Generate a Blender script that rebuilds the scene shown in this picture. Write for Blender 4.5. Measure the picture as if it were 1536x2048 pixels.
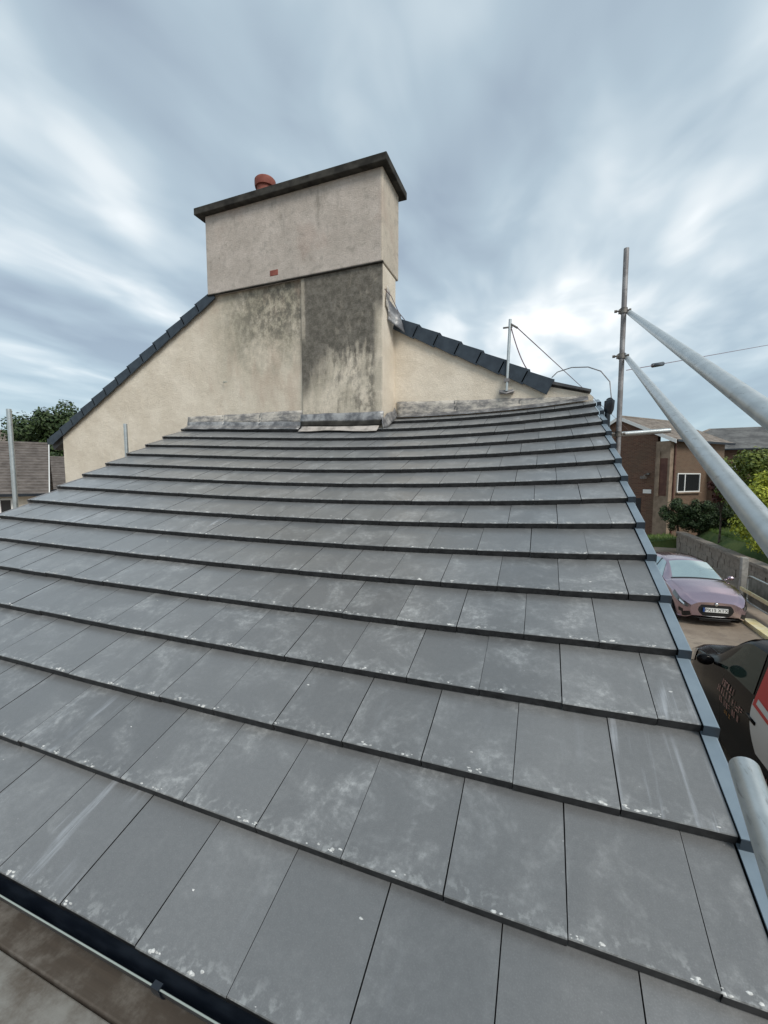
import bpy, math, random
from mathutils import Vector, Matrix, noise as mnoise
random.seed(7)
R_ = math.radians
S = bpy.context.scene
for o in list(bpy.data.objects): bpy.data.objects.remove(o)
COL = S.collection
CH = 4.1                                   # camera height above the yard

# ------------------------------------------------------------------ camera
cd = bpy.data.cameras.new('camera'); cam = bpy.data.objects.new('camera', cd); COL.objects.link(cam)
cd.sensor_fit = 'VERTICAL'; cd.sensor_height = 24.0; cd.lens = 835.47/2048*24.0
cd.clip_start = 0.02; cd.clip_end = 2000
cam.location = (0, 0, CH); cam.rotation_euler = (math.pi/2-0.0835, 0, 0.3665)
S.camera = cam
S.render.resolution_x, S.render.resolution_y = 768, 1024

# ------------------------------------------------------------------ node helper
class NT:
    def __init__(s, tree): s.t = tree; s.n = tree.nodes; s.l = tree.links
    def _set(s, sock, v):
        if isinstance(v, bpy.types.NodeSocket): s.l.new(v, sock)
        elif v is not None:
            try: sock.default_value = v
            except Exception:
                sock.default_value = (v, v, v) if isinstance(v, (int, float)) else tuple(v)+(1,)
    def new(s, typ, **kw):
        n = s.n.new(typ)
        for k, v in kw.items(): setattr(n, k, v)
        return n
    def math(s, op, a, b=0.0, c=None, clamp=False):
        n = s.new('ShaderNodeMath', operation=op, use_clamp=clamp); s._set(n.inputs[0], a); s._set(n.inputs[1], b)
        if c is not None: s._set(n.inputs[2], c)
        return n.outputs[0]
    def vmath(s, op, a, b=(0, 0, 0)):
        n = s.new('ShaderNodeVectorMath', operation=op); s._set(n.inputs[0], a); s._set(n.inputs[1], b); return n.outputs[0]
    def mapping(s, vec, scale=(1, 1, 1), loc=(0, 0, 0), rot=(0, 0, 0)):
        n = s.new('ShaderNodeMapping'); s._set(n.inputs[0], vec); n.inputs[1].default_value = loc; n.inputs[2].default_value = rot; n.inputs[3].default_value = scale
        return n.outputs[0]
    def noise(s, vec, scale, detail=4, rough=.55, dist=0):
        n = s.new('ShaderNodeTexNoise'); s._set(n.inputs['Vector'], vec); n.inputs['Scale'].default_value = scale
        n.inputs['Detail'].default_value = detail; n.inputs['Roughness'].default_value = rough; n.inputs['Distortion'].default_value = dist
        return n.outputs[0]
    def voro(s, vec, scale, feature='F1'):
        n = s.new('ShaderNodeTexVoronoi', feature=feature); s._set(n.inputs['Vector'], vec); n.inputs['Scale'].default_value = scale; return n.outputs[0]
    def ramp(s, fac, stops):
        n = s.new('ShaderNodeValToRGB'); s._set(n.inputs[0], fac); e = n.color_ramp.elements
        while len(e) < len(stops): e.new(0.5)
        for i, (p, c) in enumerate(stops):
            e[i].position = p; e[i].color = (c, c, c, 1) if isinstance(c, (int, float)) else tuple(c)+(1,)
        return n.outputs[0]
    def rng(s, v, a, b, c=0.0, d=1.0, smooth=True):
        n = s.new('ShaderNodeMapRange', interpolation_type='SMOOTHSTEP' if smooth else 'LINEAR'); s._set(n.inputs[0], v)
        for i, x in enumerate((a, b, c, d)): n.inputs[i+1].default_value = x
        return n.outputs[0]
    def mix(s, fac, a, b, blend='MIX'):
        n = s.new('ShaderNodeMix', data_type='RGBA', blend_type=blend); s._set(n.inputs[0], fac)
        for i, v in ((6, a), (7, b)):
            if isinstance(v, bpy.types.NodeSocket): s.l.new(v, n.inputs[i])
            else: n.inputs[i].default_value = tuple(v)+(1,)
        return n.outputs[2]
    def sep(s, v):
        n = s.new('ShaderNodeSeparateXYZ'); s._set(n.inputs[0], v); return n.outputs
    def comb(s, x, y, z):
        n = s.new('ShaderNodeCombineXYZ'); s._set(n.inputs[0], x); s._set(n.inputs[1], y); s._set(n.inputs[2], z); return n.outputs[0]

# ------------------------------------------------------------------ sky
W = bpy.data.worlds.new('World'); S.world = W; W.use_nodes = True
n = NT(W.node_tree); bg = W.node_tree.nodes['Background']
sky = n.new('ShaderNodeTexSky', sky_type='NISHITA'); sky.sun_disc = False
SUN = Vector((.55, -.45, .70)).normalized()
sky.sun_elevation = math.asin(SUN.z); sky.sun_rotation = math.atan2(SUN.x, SUN.y)
tc = n.new('ShaderNodeTexCoord').outputs['Generated']
x, y, z = n.sep(tc)
den = n.math('ADD', n.math('MAXIMUM', z, 0.0), 0.10)
cp = n.comb(n.math('DIVIDE', x, den), n.math('DIVIDE', y, den), 0.0)
big = n.noise(n.mapping(cp, (.85, .36, 1), (3.9, 9.9, 0), (0, 0, R_(6))), 1.0, 2, .45, .3)
mid = n.noise(n.mapping(cp, (2.1, 1.0, 1), (7.3, 2.2, 0), (0, 0, R_(6))), 1.0, 2.5, .5, .35)
fine = n.noise(n.mapping(cp, (4.4, 2.6, 1), (2.3, 8.2, 0), (0, 0, R_(10))), 1.0, 3, .5, .4)
f = n.math('ADD', n.math('MULTIPLY', big, .50), n.math('ADD', n.math('MULTIPLY', mid, .34), n.math('MULTIPLY', fine, .16)))
f = n.rng(f, .385, .61, 0, 1, False)
cl = n.ramp(f, [(0, (1.4, 1.72, 2.08)), (.4, (1.9, 2.34, 2.66)), (.65, (2.55, 2.96, 3.2)), (.85, (3.5, 3.75, 3.85)), (1, (4.5, 4.62, 4.65))])
hz = n.rng(z, .0, .30)
cl = n.mix(hz, (1.85, 2.42, 2.74), cl)
colr = n.mix(.93, sky.outputs[0], cl)
n.l.new(colr, bg.inputs[0]); bg.inputs[1].default_value = 0.15

sl = bpy.data.lights.new('sun', 'SUN'); sl.energy = 1.5; sl.angle = R_(24); sl.color = (1, .95, .87)
so = bpy.data.objects.new('sun', sl); COL.objects.link(so); so.rotation_euler = SUN.to_track_quat('Z', 'Y').to_euler(); so.location = (6, -4, 12)
S.view_settings.view_transform = 'Standard'; S.view_settings.look = 'None'; S.view_settings.gamma = 1; S.view_settings.exposure = 0.74
S.render.engine = 'CYCLES'

# ------------------------------------------------------------------ materials
def mat(name, color=(.5, .5, .5), rough=.6, spec=.5, metal=0.0, fn=None, bump=None, coat=0.0, coatr=.03):
    m = bpy.data.materials.new(name); m.use_nodes = True
    b = m.node_tree.nodes['Principled BSDF']; k = NT(m.node_tree)
    b.inputs['Base Color'].default_value = tuple(color)+(1,); b.inputs['Roughness'].default_value = rough
    b.inputs['Specular IOR Level'].default_value = spec; b.inputs['Metallic'].default_value = metal; b.inputs['Coat Weight'].default_value = coat; b.inputs['Coat Roughness'].default_value = coatr
    k.obj = k.new('ShaderNodeTexCoord').outputs['Object'] if fn or bump else None
    if fn:
        r = fn(k)
        if isinstance(r, tuple):
            k.l.new(r[0], b.inputs['Base Color']); k.l.new(r[1], b.inputs['Roughness'])
        else: k.l.new(r, b.inputs['Base Color'])
    if bump:
        h, st, d = bump(k) if callable(bump) else (k.noise(k.obj, bump[0], 5), bump[1], bump[2])
        bn = k.new('ShaderNodeBump'); bn.inputs['Strength'].default_value = st; bn.inputs['Distance'].default_value = d
        k.l.new(h, bn.inputs['Height']); k.l.new(bn.outputs[0], b.inputs['Normal'])
    return m
def vary(c1, c2, scale, lo=.35, hi=.65, stretch=(1, 1, 1), detail=5):
    return lambda k: k.mix(k.rng(k.noise(k.mapping(k.obj, stretch), scale, detail), lo, hi), c1, c2)

def tile_fn(k):
    oi = k.new('ShaderNodeObjectInfo').outputs['Random']
    oc = k.sep(k.new('ShaderNodeObjectInfo').outputs['Color'])
    r2 = k.math('FRACT', k.math('MULTIPLY', oi, 91.7)); r3 = k.math('FRACT', k.math('MULTIPLY', oi, 37.3))
    v = k.vmath('ADD', k.obj, k.comb(k.math('MULTIPLY', oi, 57.), k.math('MULTIPLY', r2, 43.), 0.))
    base = k.mix(k.noise(v, 60, 3), (.108, .1095, .1095), (.152, .153, .152))
    base = k.mix(k.rng(k.noise(v, 260, 2, .7), .45, .75, 0, .35), base, (.24, .24, .24))
    base = k.mix(1., base, k.ramp(oi, [(0, .86), (.5, 1.0), (1, 1.12)]), 'MULTIPLY')
    cloud = k.rng(k.noise(v, 4.2, 8, .68, .5), .44, .76)
    fineN = k.rng(k.noise(v, 34, 5, .7), .40, .70)
    amt = oc[0]
    dust = k.math('MULTIPLY', k.math('MULTIPLY', cloud, k.math('ADD', k.math('MULTIPLY', fineN, .75), .25)), amt)
    c = k.mix(dust, base, (.50, .505, .50))
    st = k.noise(k.mapping(v, (17, 1.1, 1)), 1.0, 5, .65, .5)
    stm = k.math('MULTIPLY', k.rng(st, .52, .72), k.math('MULTIPLY', oc[1], k.rng(k.noise(v, 3.2, 2), .42, .62)))
    c = k.mix(k.math('MULTIPLY', stm, .7), c, (.45, .475, .51))
    yy = k.sep(k.obj)[1]
    edge = k.math('ADD', k.rng(yy, .002, .075, .75, 0), k.rng(yy, .0, .012, .5, 0), 0, True)
    sp = k.rng(k.noise(v, 30, 5, .65), .50, .64)
    c = k.mix(k.math('MULTIPLY', k.math('MULTIPLY', edge, sp), .42), c, (.5, .51, .5))
    dots = k.math('MULTIPLY', k.rng(k.voro(v, 34), .05, .13, 1, 0), k.rng(k.noise(v, 7, 3), .56, .66))
    c = k.mix(k.math('MULTIPLY', dots, .3), c, (.55, .55, .54))
    ro = k.math('ADD', .27, k.math('MULTIPLY', k.noise(v, 7, 5), .24))
    return c, ro
M = {}
M['tile'] = mat('roof_tile_concrete', rough=.36, spec=.9, coat=.45, coatr=.28, fn=tile_fn, bump=(140, .12, .002))
_b = M['tile'].node_tree.nodes['Principled BSDF']; _b.inputs['Sheen Weight'].default_value = .32; _b.inputs['Sheen Roughness'].default_value = .35; _b.inputs['Sheen Tint'].default_value = (.88, .94, 1, 1)   # fine cement dust
M['edge'] = mat('shaded_tile_edge', rough=.6, spec=.3, fn=vary((.016, .016, .017), (.034, .034, .035), 25))  # near-black: shade on the tile fronts painted into the colour
M['navy'] = mat('navy_verge_plastic', rough=.4, spec=.6, fn=vary((.145, .19, .23), (.18, .23, .27), 9, .3, .7))
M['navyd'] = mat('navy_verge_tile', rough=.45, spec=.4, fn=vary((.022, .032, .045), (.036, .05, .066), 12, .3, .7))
M['black'] = mat('black_plastic', (.008, .011, .017), .28, .6, fn=vary((.006, .009, .015), (.016, .022, .032), 8, .4, .7, (1, 4, 4)))
M['rim'] = mat('rim_highlight_and_hook', (.30, .34, .31), .35, .7)  # pale line along the rim is a painted highlight; wall hook shares it
M['felt'] = mat('roof_felt', (.012, .012, .013), .9)

def wall_common(k):
    c = k.mix(k.rng(k.noise(k.obj, 2.2, 6, .65), .35, .68), (.69, .61, .50), (.80, .72, .605))
    c = k.mix(k.math('MULTIPLY', k.rng(k.noise(k.obj, 75, 3, .7), .35, .65), .22), c, (.50, .44, .36))
    return c
def gable_fn(k):
    c = wall_common(k); x, y, z = k.sep(k.obj)
    # grey-green weathering below the stack, fading out to the left and downwards
    zt = k.rng(z, CH+.9, CH+2.3); xl_ = k.rng(x, -5.2, -4.0)
    nz = k.noise(k.mapping(k.obj, (1, 1, .6)), 2.4, 8, .72)
    fine = k.noise(k.mapping(k.obj, (1.2, 1, .9)), 9, 6, .75)
    m = k.math('MULTIPLY', k.math('MULTIPLY', k.math('ADD', k.math('MULTIPLY', zt, .75), .25), xl_), k.rng(nz, .28, .58))
    c = k.mix(k.math('MULTIPLY', m, .72), c, (.30, .28, .21))
    m2 = k.math('MULTIPLY', k.math('MULTIPLY', k.rng(k.math('ADD', z, k.math('MULTIPLY', k.math('SUBTRACT', nz, .5), 1.6)), CH+1.35, CH+2.3), k.rng(x, -4.9, -3.6)), k.rng(fine, .36, .60))
    c = k.mix(k.math('MULTIPLY', m2, .85), c, (.115, .108, .092))
    m3 = k.math('MULTIPLY', k.rng(k.noise(k.mapping(k.obj, (1, 1, .35)), 3.4, 5, .6), .50, .70), k.math('MULTIPLY', k.rng(x, -5.4, -4.6), .42))
    c = k.mix(m3, c, (.46, .345, .27))
    return c
def breast_fn(k):
    c = wall_common(k); x, y, z = k.sep(k.obj)
    front = k.rng(y, 5.055, 5.07, 1, 0)
    nz = k.noise(k.mapping(k.obj, (1.6, 1, .9)), 2.2, 8, .72)
    md = k.noise(k.mapping(k.obj, (1.3, 1, .8)), 7.5, 6, .72)
    run = k.noise(k.mapping(k.obj, (3.0, 1, .45)), 1.7, 7, .7, .4)
    zz = k.math('ADD', z, k.math('ADD', k.math('MULTIPLY', k.math('SUBTRACT', run, .5), 1.5), k.math('MULTIPLY', k.math('SUBTRACT', md, .5), .6)))
    top = k.math('MULTIPLY', k.rng(zz, CH+1.38, CH+1.72), k.math('ADD', .72, k.math('MULTIPLY', k.rng(md, .30, .50), .28)))
    # tapering run down the left edge
    xx = k.math('ADD', x, k.math('ADD', k.math('MULTIPLY', k.math('SUBTRACT', md, .5), .35), k.math('MULTIPLY', k.math('SUBTRACT', run, .5), .7)))
    edge_x = k.math('ADD', -3.10, k.math('MULTIPLY', k.math('SUBTRACT', z, CH+1.0), .48))
    ldrip = k.math('MULTIPLY', k.rng(k.math('SUBTRACT', xx, edge_x), -.12, .20, 1, 0), k.rng(z, CH+.85, CH+1.35))
    # mottled lower right
    rdrip = k.math('MULTIPLY', k.math('MULTIPLY', k.rng(xx, -2.72, -2.45), k.rng(run, .36, .56)), k.rng(md, .40, .58))
    m = k.math('MAXIMUM', k.math('MAXIMUM', top, ldrip), k.math('MULTIPLY', rdrip, .72))
    strip = k.rng(k.math('ADD', x, k.math('MULTIPLY', k.math('SUBTRACT', nz, .5), .05)), -3.10, -3.06)
    strip = k.math('MAXIMUM', strip, k.rng(z, CH+1.95, CH+1.75))
    strip2 = k.rng(k.math('ADD', x, k.math('MULTIPLY', k.math('SUBTRACT', md, .5), .12)), -2.10, -2.0, 1, 0)
    strip2 = k.math('MAXIMUM', strip2, k.rng(z, CH+1.95, CH+2.25))
    m = k.math('MULTIPLY', k.math('MULTIPLY', m, front), k.math('MULTIPLY', k.math('ADD', k.math('MULTIPLY', strip, .5), .5), strip2))
    gr = k.mix(k.rng(k.noise(k.obj, 14, 7, .78), .36, .66), (.075, .070, .060), (.175, .163, .142))
    c = k.mix(k.math('MULTIPLY', front, k.math('MULTIPLY', k.rng(nz, .35, .62), .6)), c, (.36, .325, .255))
    c = k.mix(k.math('MULTIPLY', front, k.math('MULTIPLY', k.rng(md, .50, .66), .4)), c, (.22, .20, .165))
    return k.mix(k.math('MULTIPLY', m, .93), c, gr)
def stack_fn(k):
    x, y, z = k.sep(k.obj)
    c = k.mix(k.rng(k.noise(k.obj, 2.6, 6, .65), .35, .68), (.46, .41, .365), (.57, .51, .46))
    side = k.rng(x, -1.98, -1.955)
    c = k.mix(side, c, (.60, .53, .44))  # right face coloured lighter, sunlight painted in
    c = k.mix(k.math('MULTIPLY', k.rng(k.noise(k.obj, 9, 6, .7), .5, .68), .4), c, (.25, .235, .205))
    c = k.mix(k.math('MULTIPLY', k.rng(k.noise(k.mapping(k.obj, (2, 2, .5)), 2.5, 6, .7), .52, .72), k.rng(z, CH+3.0, CH+3.7, .2, .65)), c, (.20, .19, .165))
    c = k.mix(k.math('MULTIPLY', k.rng(k.noise(k.obj, 1.7, 3), .55, .7), .35), c, (.42, .31, .26))
    return k.mix(k.math('MULTIPLY', k.rng(k.noise(k.obj, 80, 3, .7), .35, .65), .2), c, (.24, .21, .18))
pebble = lambda k: (k.math('ADD', k.noise(k.obj, 85, 4, .75), k.math('MULTIPLY', k.noise(k.obj, 6, 3), 1.5)), .8, .012)
M['gable'] = mat('gable_render', rough=.9, spec=.2, fn=gable_fn, bump=pebble)
M['breast'] = mat('stained_render', rough=.92, spec=.2, fn=breast_fn, bump=pebble)
M['stack'] = mat('stack_render', rough=.92, spec=.2, fn=stack_fn, bump=pebble)
M['wallr'] = mat('cream_render', rough=.9, spec=.2, fn=wall_common, bump=pebble)
M['cap'] = mat('weathered_concrete', rough=.9, spec=.2, fn=vary((.022, .021, .019), (.055, .052, .046), 6), bump=(40, .5, .006))
M['terra'] = mat('terracotta', rough=.75, fn=vary((.19, .05, .035), (.27, .085, .06), 9))
M['lead'] = mat('lead_sheet', rough=.42, metal=.35, fn=lambda k: k.mix(k.rng(k.noise(k.obj, 6, 6, .7), .4, .65), (.14, .14, .148), (.40, .395, .39)), bump=(22, .5, .01))
M['leadw'] = mat('whitened_flashing', rough=.75, fn=lambda k: k.mix(k.rng(k.noise(k.mapping(k.obj, (1, 1, 2.5)), 5, 7, .75), .36, .62), (.17, .165, .165), (.55, .51, .45)), bump=(30, .5, .01))
M['mortar'] = mat('smeared_mortar', rough=.9, fn=vary((.24, .22, .20), (.46, .42, .385), 9, .3, .6), bump=(40, .6, .01))
M['galv'] = mat('galvanised_tube', rough=.38, metal=.8, fn=lambda k: k.mix(k.math('MULTIPLY', k.rng(k.noise(k.mapping(k.obj, (60, 9, 60)), 1, 5, .7), .58, .68), .6), k.mix(k.rng(k.noise(k.obj, 14, 6, .7), .35, .68), (.46, .49, .49), (.56, .59, .59)), (.22, .21, .20)), bump=(60, .1, .002))
M['galvd'] = mat('weathered_tube', rough=.55, metal=.4, fn=lambda k: k.mix(k.rng(k.noise(k.obj, 11, 6, .7), .4, .65), (.20, .19, .19), (.34, .33, .33)))
M['fitting'] = mat('coupler_steel', rough=.55, metal=.6, fn=vary((.10, .095, .09), (.22, .20, .18), 30))
M['cable'] = mat('cable_sheath', (.05, .04, .045), .6)
M['wire'] = mat('copper_wire', (.16, .10, .12), .6)
M['board'] = mat('scaffold_board_wood', rough=.85, fn=lambda k: k.mix(k.rng(k.noise(k.obj, 4.5, 6, .7), .34, .66), k.mix(k.noise(k.mapping(k.obj, (1.5, 40, 10)), 1, 5), (.06, .048, .037), (.125, .10, .078)), (.24, .235, .215)), bump=lambda k: (k.noise(k.mapping(k.obj, (2, 50, 10)), 1, 4), .4, .003))
M['boardb'] = mat('scaffold_board_brown', rough=.88, fn=lambda k: k.mix(k.rng(k.noise(k.obj, 6, 6, .7), .45, .72), k.mix(k.noise(k.mapping(k.obj, (1.5, 40, 10)), 1, 5), (.055, .045, .036), (.105, .085, .067)), (.19, .175, .155)), bump=lambda k: (k.noise(k.mapping(k.obj, (2, 50, 10)), 1, 4), .4, .003))
M['white'] = mat('white_frame', (.72, .72, .70), .4)
M['glass'] = mat('window_glass', (.015, .018, .02), .06, .6)

def brick_fn(c1, c2, mo, sc=1.0):
    def fn(k):
        b = k.new('ShaderNodeTexBrick'); x, y, z = k.sep(k.obj)
        k.l.new(k.comb(k.math('ADD', x, y), z, 0.), b.inputs[0]); b.inputs['Scale'].default_value = sc
        b.inputs['Brick Width'].default_value = .225; b.inputs['Row Height'].default_value = .075; b.inputs['Mortar Size'].default_value = .008
        b.inputs['Color1'].default_value = c1+(1,); b.inputs['Color2'].default_value = c2+(1,); b.inputs['Mortar'].default_value = mo+(1,)
        return k.mix(k.math('MULTIPLY', k.rng(k.noise(k.obj, .8, 5), .4, .7), .45), b.outputs[0], (.10, .075, .05))
    return fn
M['brick'] = mat('brown_brick', rough=.9, fn=brick_fn((.095, .040, .026), (.15, .075, .045), (.14, .11, .085)))
# ------------------------------------------------------------------ mesh helpers
class MB:
    def __init__(s): s.v = []; s.f = []
    def quad(s, *p):
        i = len(s.v); s.v += [tuple(q) for q in p]; s.f.append(tuple(range(i, i+len(p)))); return s
    def box(s, x0, x1, y0, y1, z0, z1, mtx=None):
        P = [Vector((x, y, z)) for z in (z0, z1) for x, y in ((x0, y0), (x1, y0), (x1, y1), (x0, y1))]
        if mtx: P = [mtx @ q for q in P]
        i = len(s.v); s.v += [tuple(q) for q in P]
        for f in ((3, 2, 1, 0), (4, 5, 6, 7), (0, 1, 5, 4), (1, 2, 6, 5), (2, 3, 7, 6), (3, 0, 4, 7)): s.f.append(tuple(i+a for a in f))
        return s
    def prism(s, pts, d):
        """closed polygon pts (3D, one plane) extruded by vector d"""
        i = len(s.v); nn = len(pts); d = Vector(d)
        s.v += [tuple(q) for q in pts]+[tuple(Vector(q)+d) for q in pts]
        s.f.append(tuple(range(i+nn-1, i-1, -1))); s.f.append(tuple(range(i+nn, i+2*nn)))
        for a in range(nn): b = (a+1) % nn; s.f.append((i+a, i+b, i+nn+b, i+nn+a))
        return s
    def tube(s, pts, r, seg=16, cap=True, hollow=0):
        pts = [Vector(p) for p in pts]; rings = []
        up = Vector((0, 0, 1))
        for a, p in enumerate(pts):
            t = (pts[min(a+1, len(pts)-1)]-pts[max(a-1, 0)]).normalized()
            u = t.cross(up if abs(t.z) < .95 else Vector((1, 0, 0))).normalized(); w = u.cross(t)
            rr = r[a] if isinstance(r, (list, tuple)) else r
            i = len(s.v); rings.append(i)
            for k in range(seg):
                an = 2*math.pi*k/seg; s.v.append(tuple(p+(u*math.cos(an)+w*math.sin(an))*rr))
        for a in range(len(rings)-1):
            for k in range(seg):
                b = (k+1) % seg; s.f.append((rings[a]+k, rings[a]+b, rings[a+1]+b, rings[a+1]+k))
        if cap:
            for sgn, ring, p, q in ((1, rings[0], pts[0], pts[1]), (-1, rings[-1], pts[-1], pts[-2])):
                if hollow:
                    dd = (q-p).normalized()*.12; i = len(s.v); rr = r if not isinstance(r, (list, tuple)) else r[0]
                    for k in range(seg): s.v.append(tuple(p+(Vector(s.v[ring+k])-p)*hollow))
                    for k in range(seg): s.v.append(tuple(p+(Vector(s.v[ring+k])-p)*hollow+dd))
                    for k in range(seg):
                        b = (k+1) % seg; s.f.append((ring+b, ring+k, i+k, i+b)); s.f.append((i+b, i+k, i+seg+k, i+seg+b))
                else: s.f.append(tuple(ring+k for k in (range(seg) if sgn < 0 else range(seg-1, -1, -1))))
        return s
    def lathe(s, prof, c, seg=24):
        i0 = len(s.v)
        for r, z in prof:
            for k in range(seg):
                an = 2*math.pi*k/seg; s.v.append((c[0]+r*math.cos(an), c[1]+r*math.sin(an), c[2]+z))
        for a in range(len(prof)-1):
            for k in range(seg):
                b = (k+1) % seg; s.f.append((i0+a*seg+k, i0+a*seg+b, i0+(a+1)*seg+b, i0+(a+1)*seg+k))
        return s
    def grid(s, fn, nu, nv, flip=False):
        i = len(s.v)
        for a in range(nu+1):
            for b in range(nv+1): s.v.append(tuple(fn(a/nu, b/nv)))
        for a in range(nu):
            for b in range(nv):
                q = (i+a*(nv+1)+b, i+(a+1)*(nv+1)+b, i+(a+1)*(nv+1)+b+1, i+a*(nv+1)+b+1)
                s.f.append(q[::-1] if flip else q)
        return s
    def mesh(s, name, m, smooth=False):
        me = bpy.data.meshes.new(name); me.from_pydata(s.v, [], s.f); me.update()
        if m: me.materials.append(m)
        if smooth:
            for p in me.polygons: p.use_smooth = True
            if smooth != 'all':
                try: me.set_sharp_from_angle(angle=R_(40))
                except Exception: pass
        return me
    def build(s, name, m, parent=None, smooth=False, bevel=0):
        o = link(name, s.mesh(name, m, smooth), parent)
        if bevel:
            b = o.modifiers.new('bevel', 'BEVEL'); b.width = bevel; b.segments = 2; b.limit_method = 'ANGLE'
        return o
WM = {}
def link(name, me, parent=None, mtx=None):
    o = bpy.data.objects.new(name, me); COL.objects.link(o); M4 = mtx or Matrix.Identity(4)
    if parent is not None:
        o.parent = parent; o.matrix_parent_inverse = WM[parent.name].inverted()
    o.matrix_basis = M4; WM[o.name] = M4
    return o
def tag(o, label=None, cat=None, group=None, kind=None):
    for k, v in (('label', label), ('category', cat), ('group', group), ('kind', kind)):
        if v: o[k] = v
    return o
def empty(name, loc, rz=0):
    return link(name, None, None, Matrix.Translation(loc) @ Matrix.Rotation(rz, 4, 'Z'))
def Z(z): return z+CH

# ------------------------------------------------------------------ ground
def ground_fn(k):
    c = k.mix(k.rng(k.noise(k.obj, .9, 7, .65), .35, .66), (.20, .155, .115), (.30, .245, .19))
    c = k.mix(k.math('MULTIPLY', k.rng(k.noise(k.obj, 3.1, 6, .7), .50, .68), .6), c, (.13, .10, .08))
    return k.mix(k.math('MULTIPLY', k.rng(k.noise(k.obj, 60, 3), .45, .7), .35), c, (.36, .31, .26))
M['ground'] = mat('yard_concrete', rough=.85, fn=ground_fn, bump=(30, .4, .01))
g = MB().quad((-700, -700, 0), (700, -700, 0), (700, 700, 0), (-700, 700, 0)).build('ground', M['ground']); tag(g, 'brown worn concrete yard and surrounding ground', 'ground', kind='structure')
M['lawn'] = mat('lawn_soil', rough=.95, fn=vary((.045, .085, .018), (.09, .12, .03), 1.6), bump=(14, .8, .05))
def bank(x0, x1, y0, y1, z1, nm, lab):
    def fn(u, v):
        x = x0+(x1-x0)*u; y = y0+(y1-y0)*v
        e = min(u, 1-u, v, 1-v)
        return (x, y, -.02 if e < 1e-6 else z1+min(.7, .22*(x-x0))+.12*mnoise.noise(Vector((x*.6, y*.6, 3))))
    o = MB().grid(fn, 16, 20).build(nm, M['lawn'], smooth=True); tag(o, lab, 'lawn', kind='structure'); return fn
b1 = bank(7.2, 25, 15.2, 28.6, .95, 'raised_lawn', 'raised lawn held back by the stone wall')
b2 = bank(5.6, 7.5, 28.4, 31.2, .16, 'grass_verge', 'strip of rough grass at the foot of the brick hall')
M['blade'] = mat('grass_blades', rough=.7, fn=lambda k: k.mix(k.new('ShaderNodeNewGeometry').outputs['Random Per Island'], (.05, .12, .016), (.15, .21, .04)))
mb = MB()
for fn, cnt in ((b1, 16000), (b2, 1500)):
    for i in range(cnt):
        x, y, z = fn(random.random()**2.2*.93+.065, random.uniform(.03, .97)); z += -.02; h = random.uniform(.06, .2); a = random.uniform(0, 6.28); w = .012
        lx, ly = random.uniform(-.06, .06), random.uniform(-.06, .06)
        mb.quad((x-w*math.cos(a), y-w*math.sin(a), z), (x+w*math.cos(a), y+w*math.sin(a), z), (x+lx, y+ly, z+h))
tag(mb.build('grass', M['blade']), 'long green grass growing on the raised lawn', 'grass', kind='stuff')
M['kerbp'] = mat('yellow_kerb_paint', rough=.7, fn=vary((.72, .60, .30), (.80, .72, .50), 5))
kb = MB()
for i in range(7): kb.box(5.34, 5.64, 7.6+i*.985, 7.6+i*.985+.975, -.05, .11)
kb = kb.build('kerb', M['kerbp'], bevel=.015); tag(kb, 'pale yellow painted kerb in front of the mauve hatchback', 'kerb', kind='structure')

# ------------------------------------------------------------------ house with lean-to
g_ = .335; SLP = R_(24.098); U0 = .23618; Y0 = .7039; Z0 = Z(-1.2417); TW = .9056*g_
YB, YL, YR = 5.05, 5.09, 5.50
XB0, XB1 = -3.14, -1.96
co = [0.00336, 0.112, -0.04221, -0.44307, 0.2324, -0.1433, -0.20428, 0.50595]
def dz(x, t):
    s = max(0, min(1, (x+5.4)/5.955)); t = max(0, min(16.5/15, t))
    return co[0]+co[1]*t+co[2]*t*t+co[3]*s*t+co[4]*s*t*t+co[5]*s*s*t+co[6]*s*s*t*t+co[7]*s**3*t
def SF(x, v): return Vector((x, Y0+v*math.cos(SLP), Z0+v*math.sin(SLP)+dz(x, v/(15*g_))))
def xl(v): return -5.10-.04*v
XR = .514
STEP = .040; DEL = math.atan(STEP/g_)
def frame(x, v, w):
    tx = (SF(x+w/2, v)-SF(x-w/2, v)).normalized(); ty = (SF(x, v+.15)-SF(x, v-.15)).normalized()
    nn = tx.cross(ty).normalized(); ty = nn.cross(tx)
    t2 = ty*math.cos(DEL)-nn*math.sin(DEL); n2 = tx.cross(t2)
    o = SF(x, v)
    return Matrix(((tx.x, t2.x, n2.x, o.x), (tx.y, t2.y, n2.y, o.y), (tx.z, t2.z, n2.z, o.z), (0, 0, 0, 1)))

house = empty('house', (-2, 5, 0))
tag(house, 'cream rendered gable house with chimney stack and new grey tiled lean-to roof', 'house')

def deck(u, v, off):
    vv = .06+(YB-.03-Y0)/math.cos(SLP)*v*.985; x = xl(vv)+.02+(XR-.0-xl(vv))*u
    p = SF(x, vv); p.z -= off; return p
roof = MB().grid(lambda u, v: deck(u, v, .075), 24, 18).grid(lambda u, v: deck(u, v, .13), 24, 18, True).build('lean_to_roof', M['felt'], house)
roof['label'] = 'low pitched lean-to roof of flat grey interlocking tiles'

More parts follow.
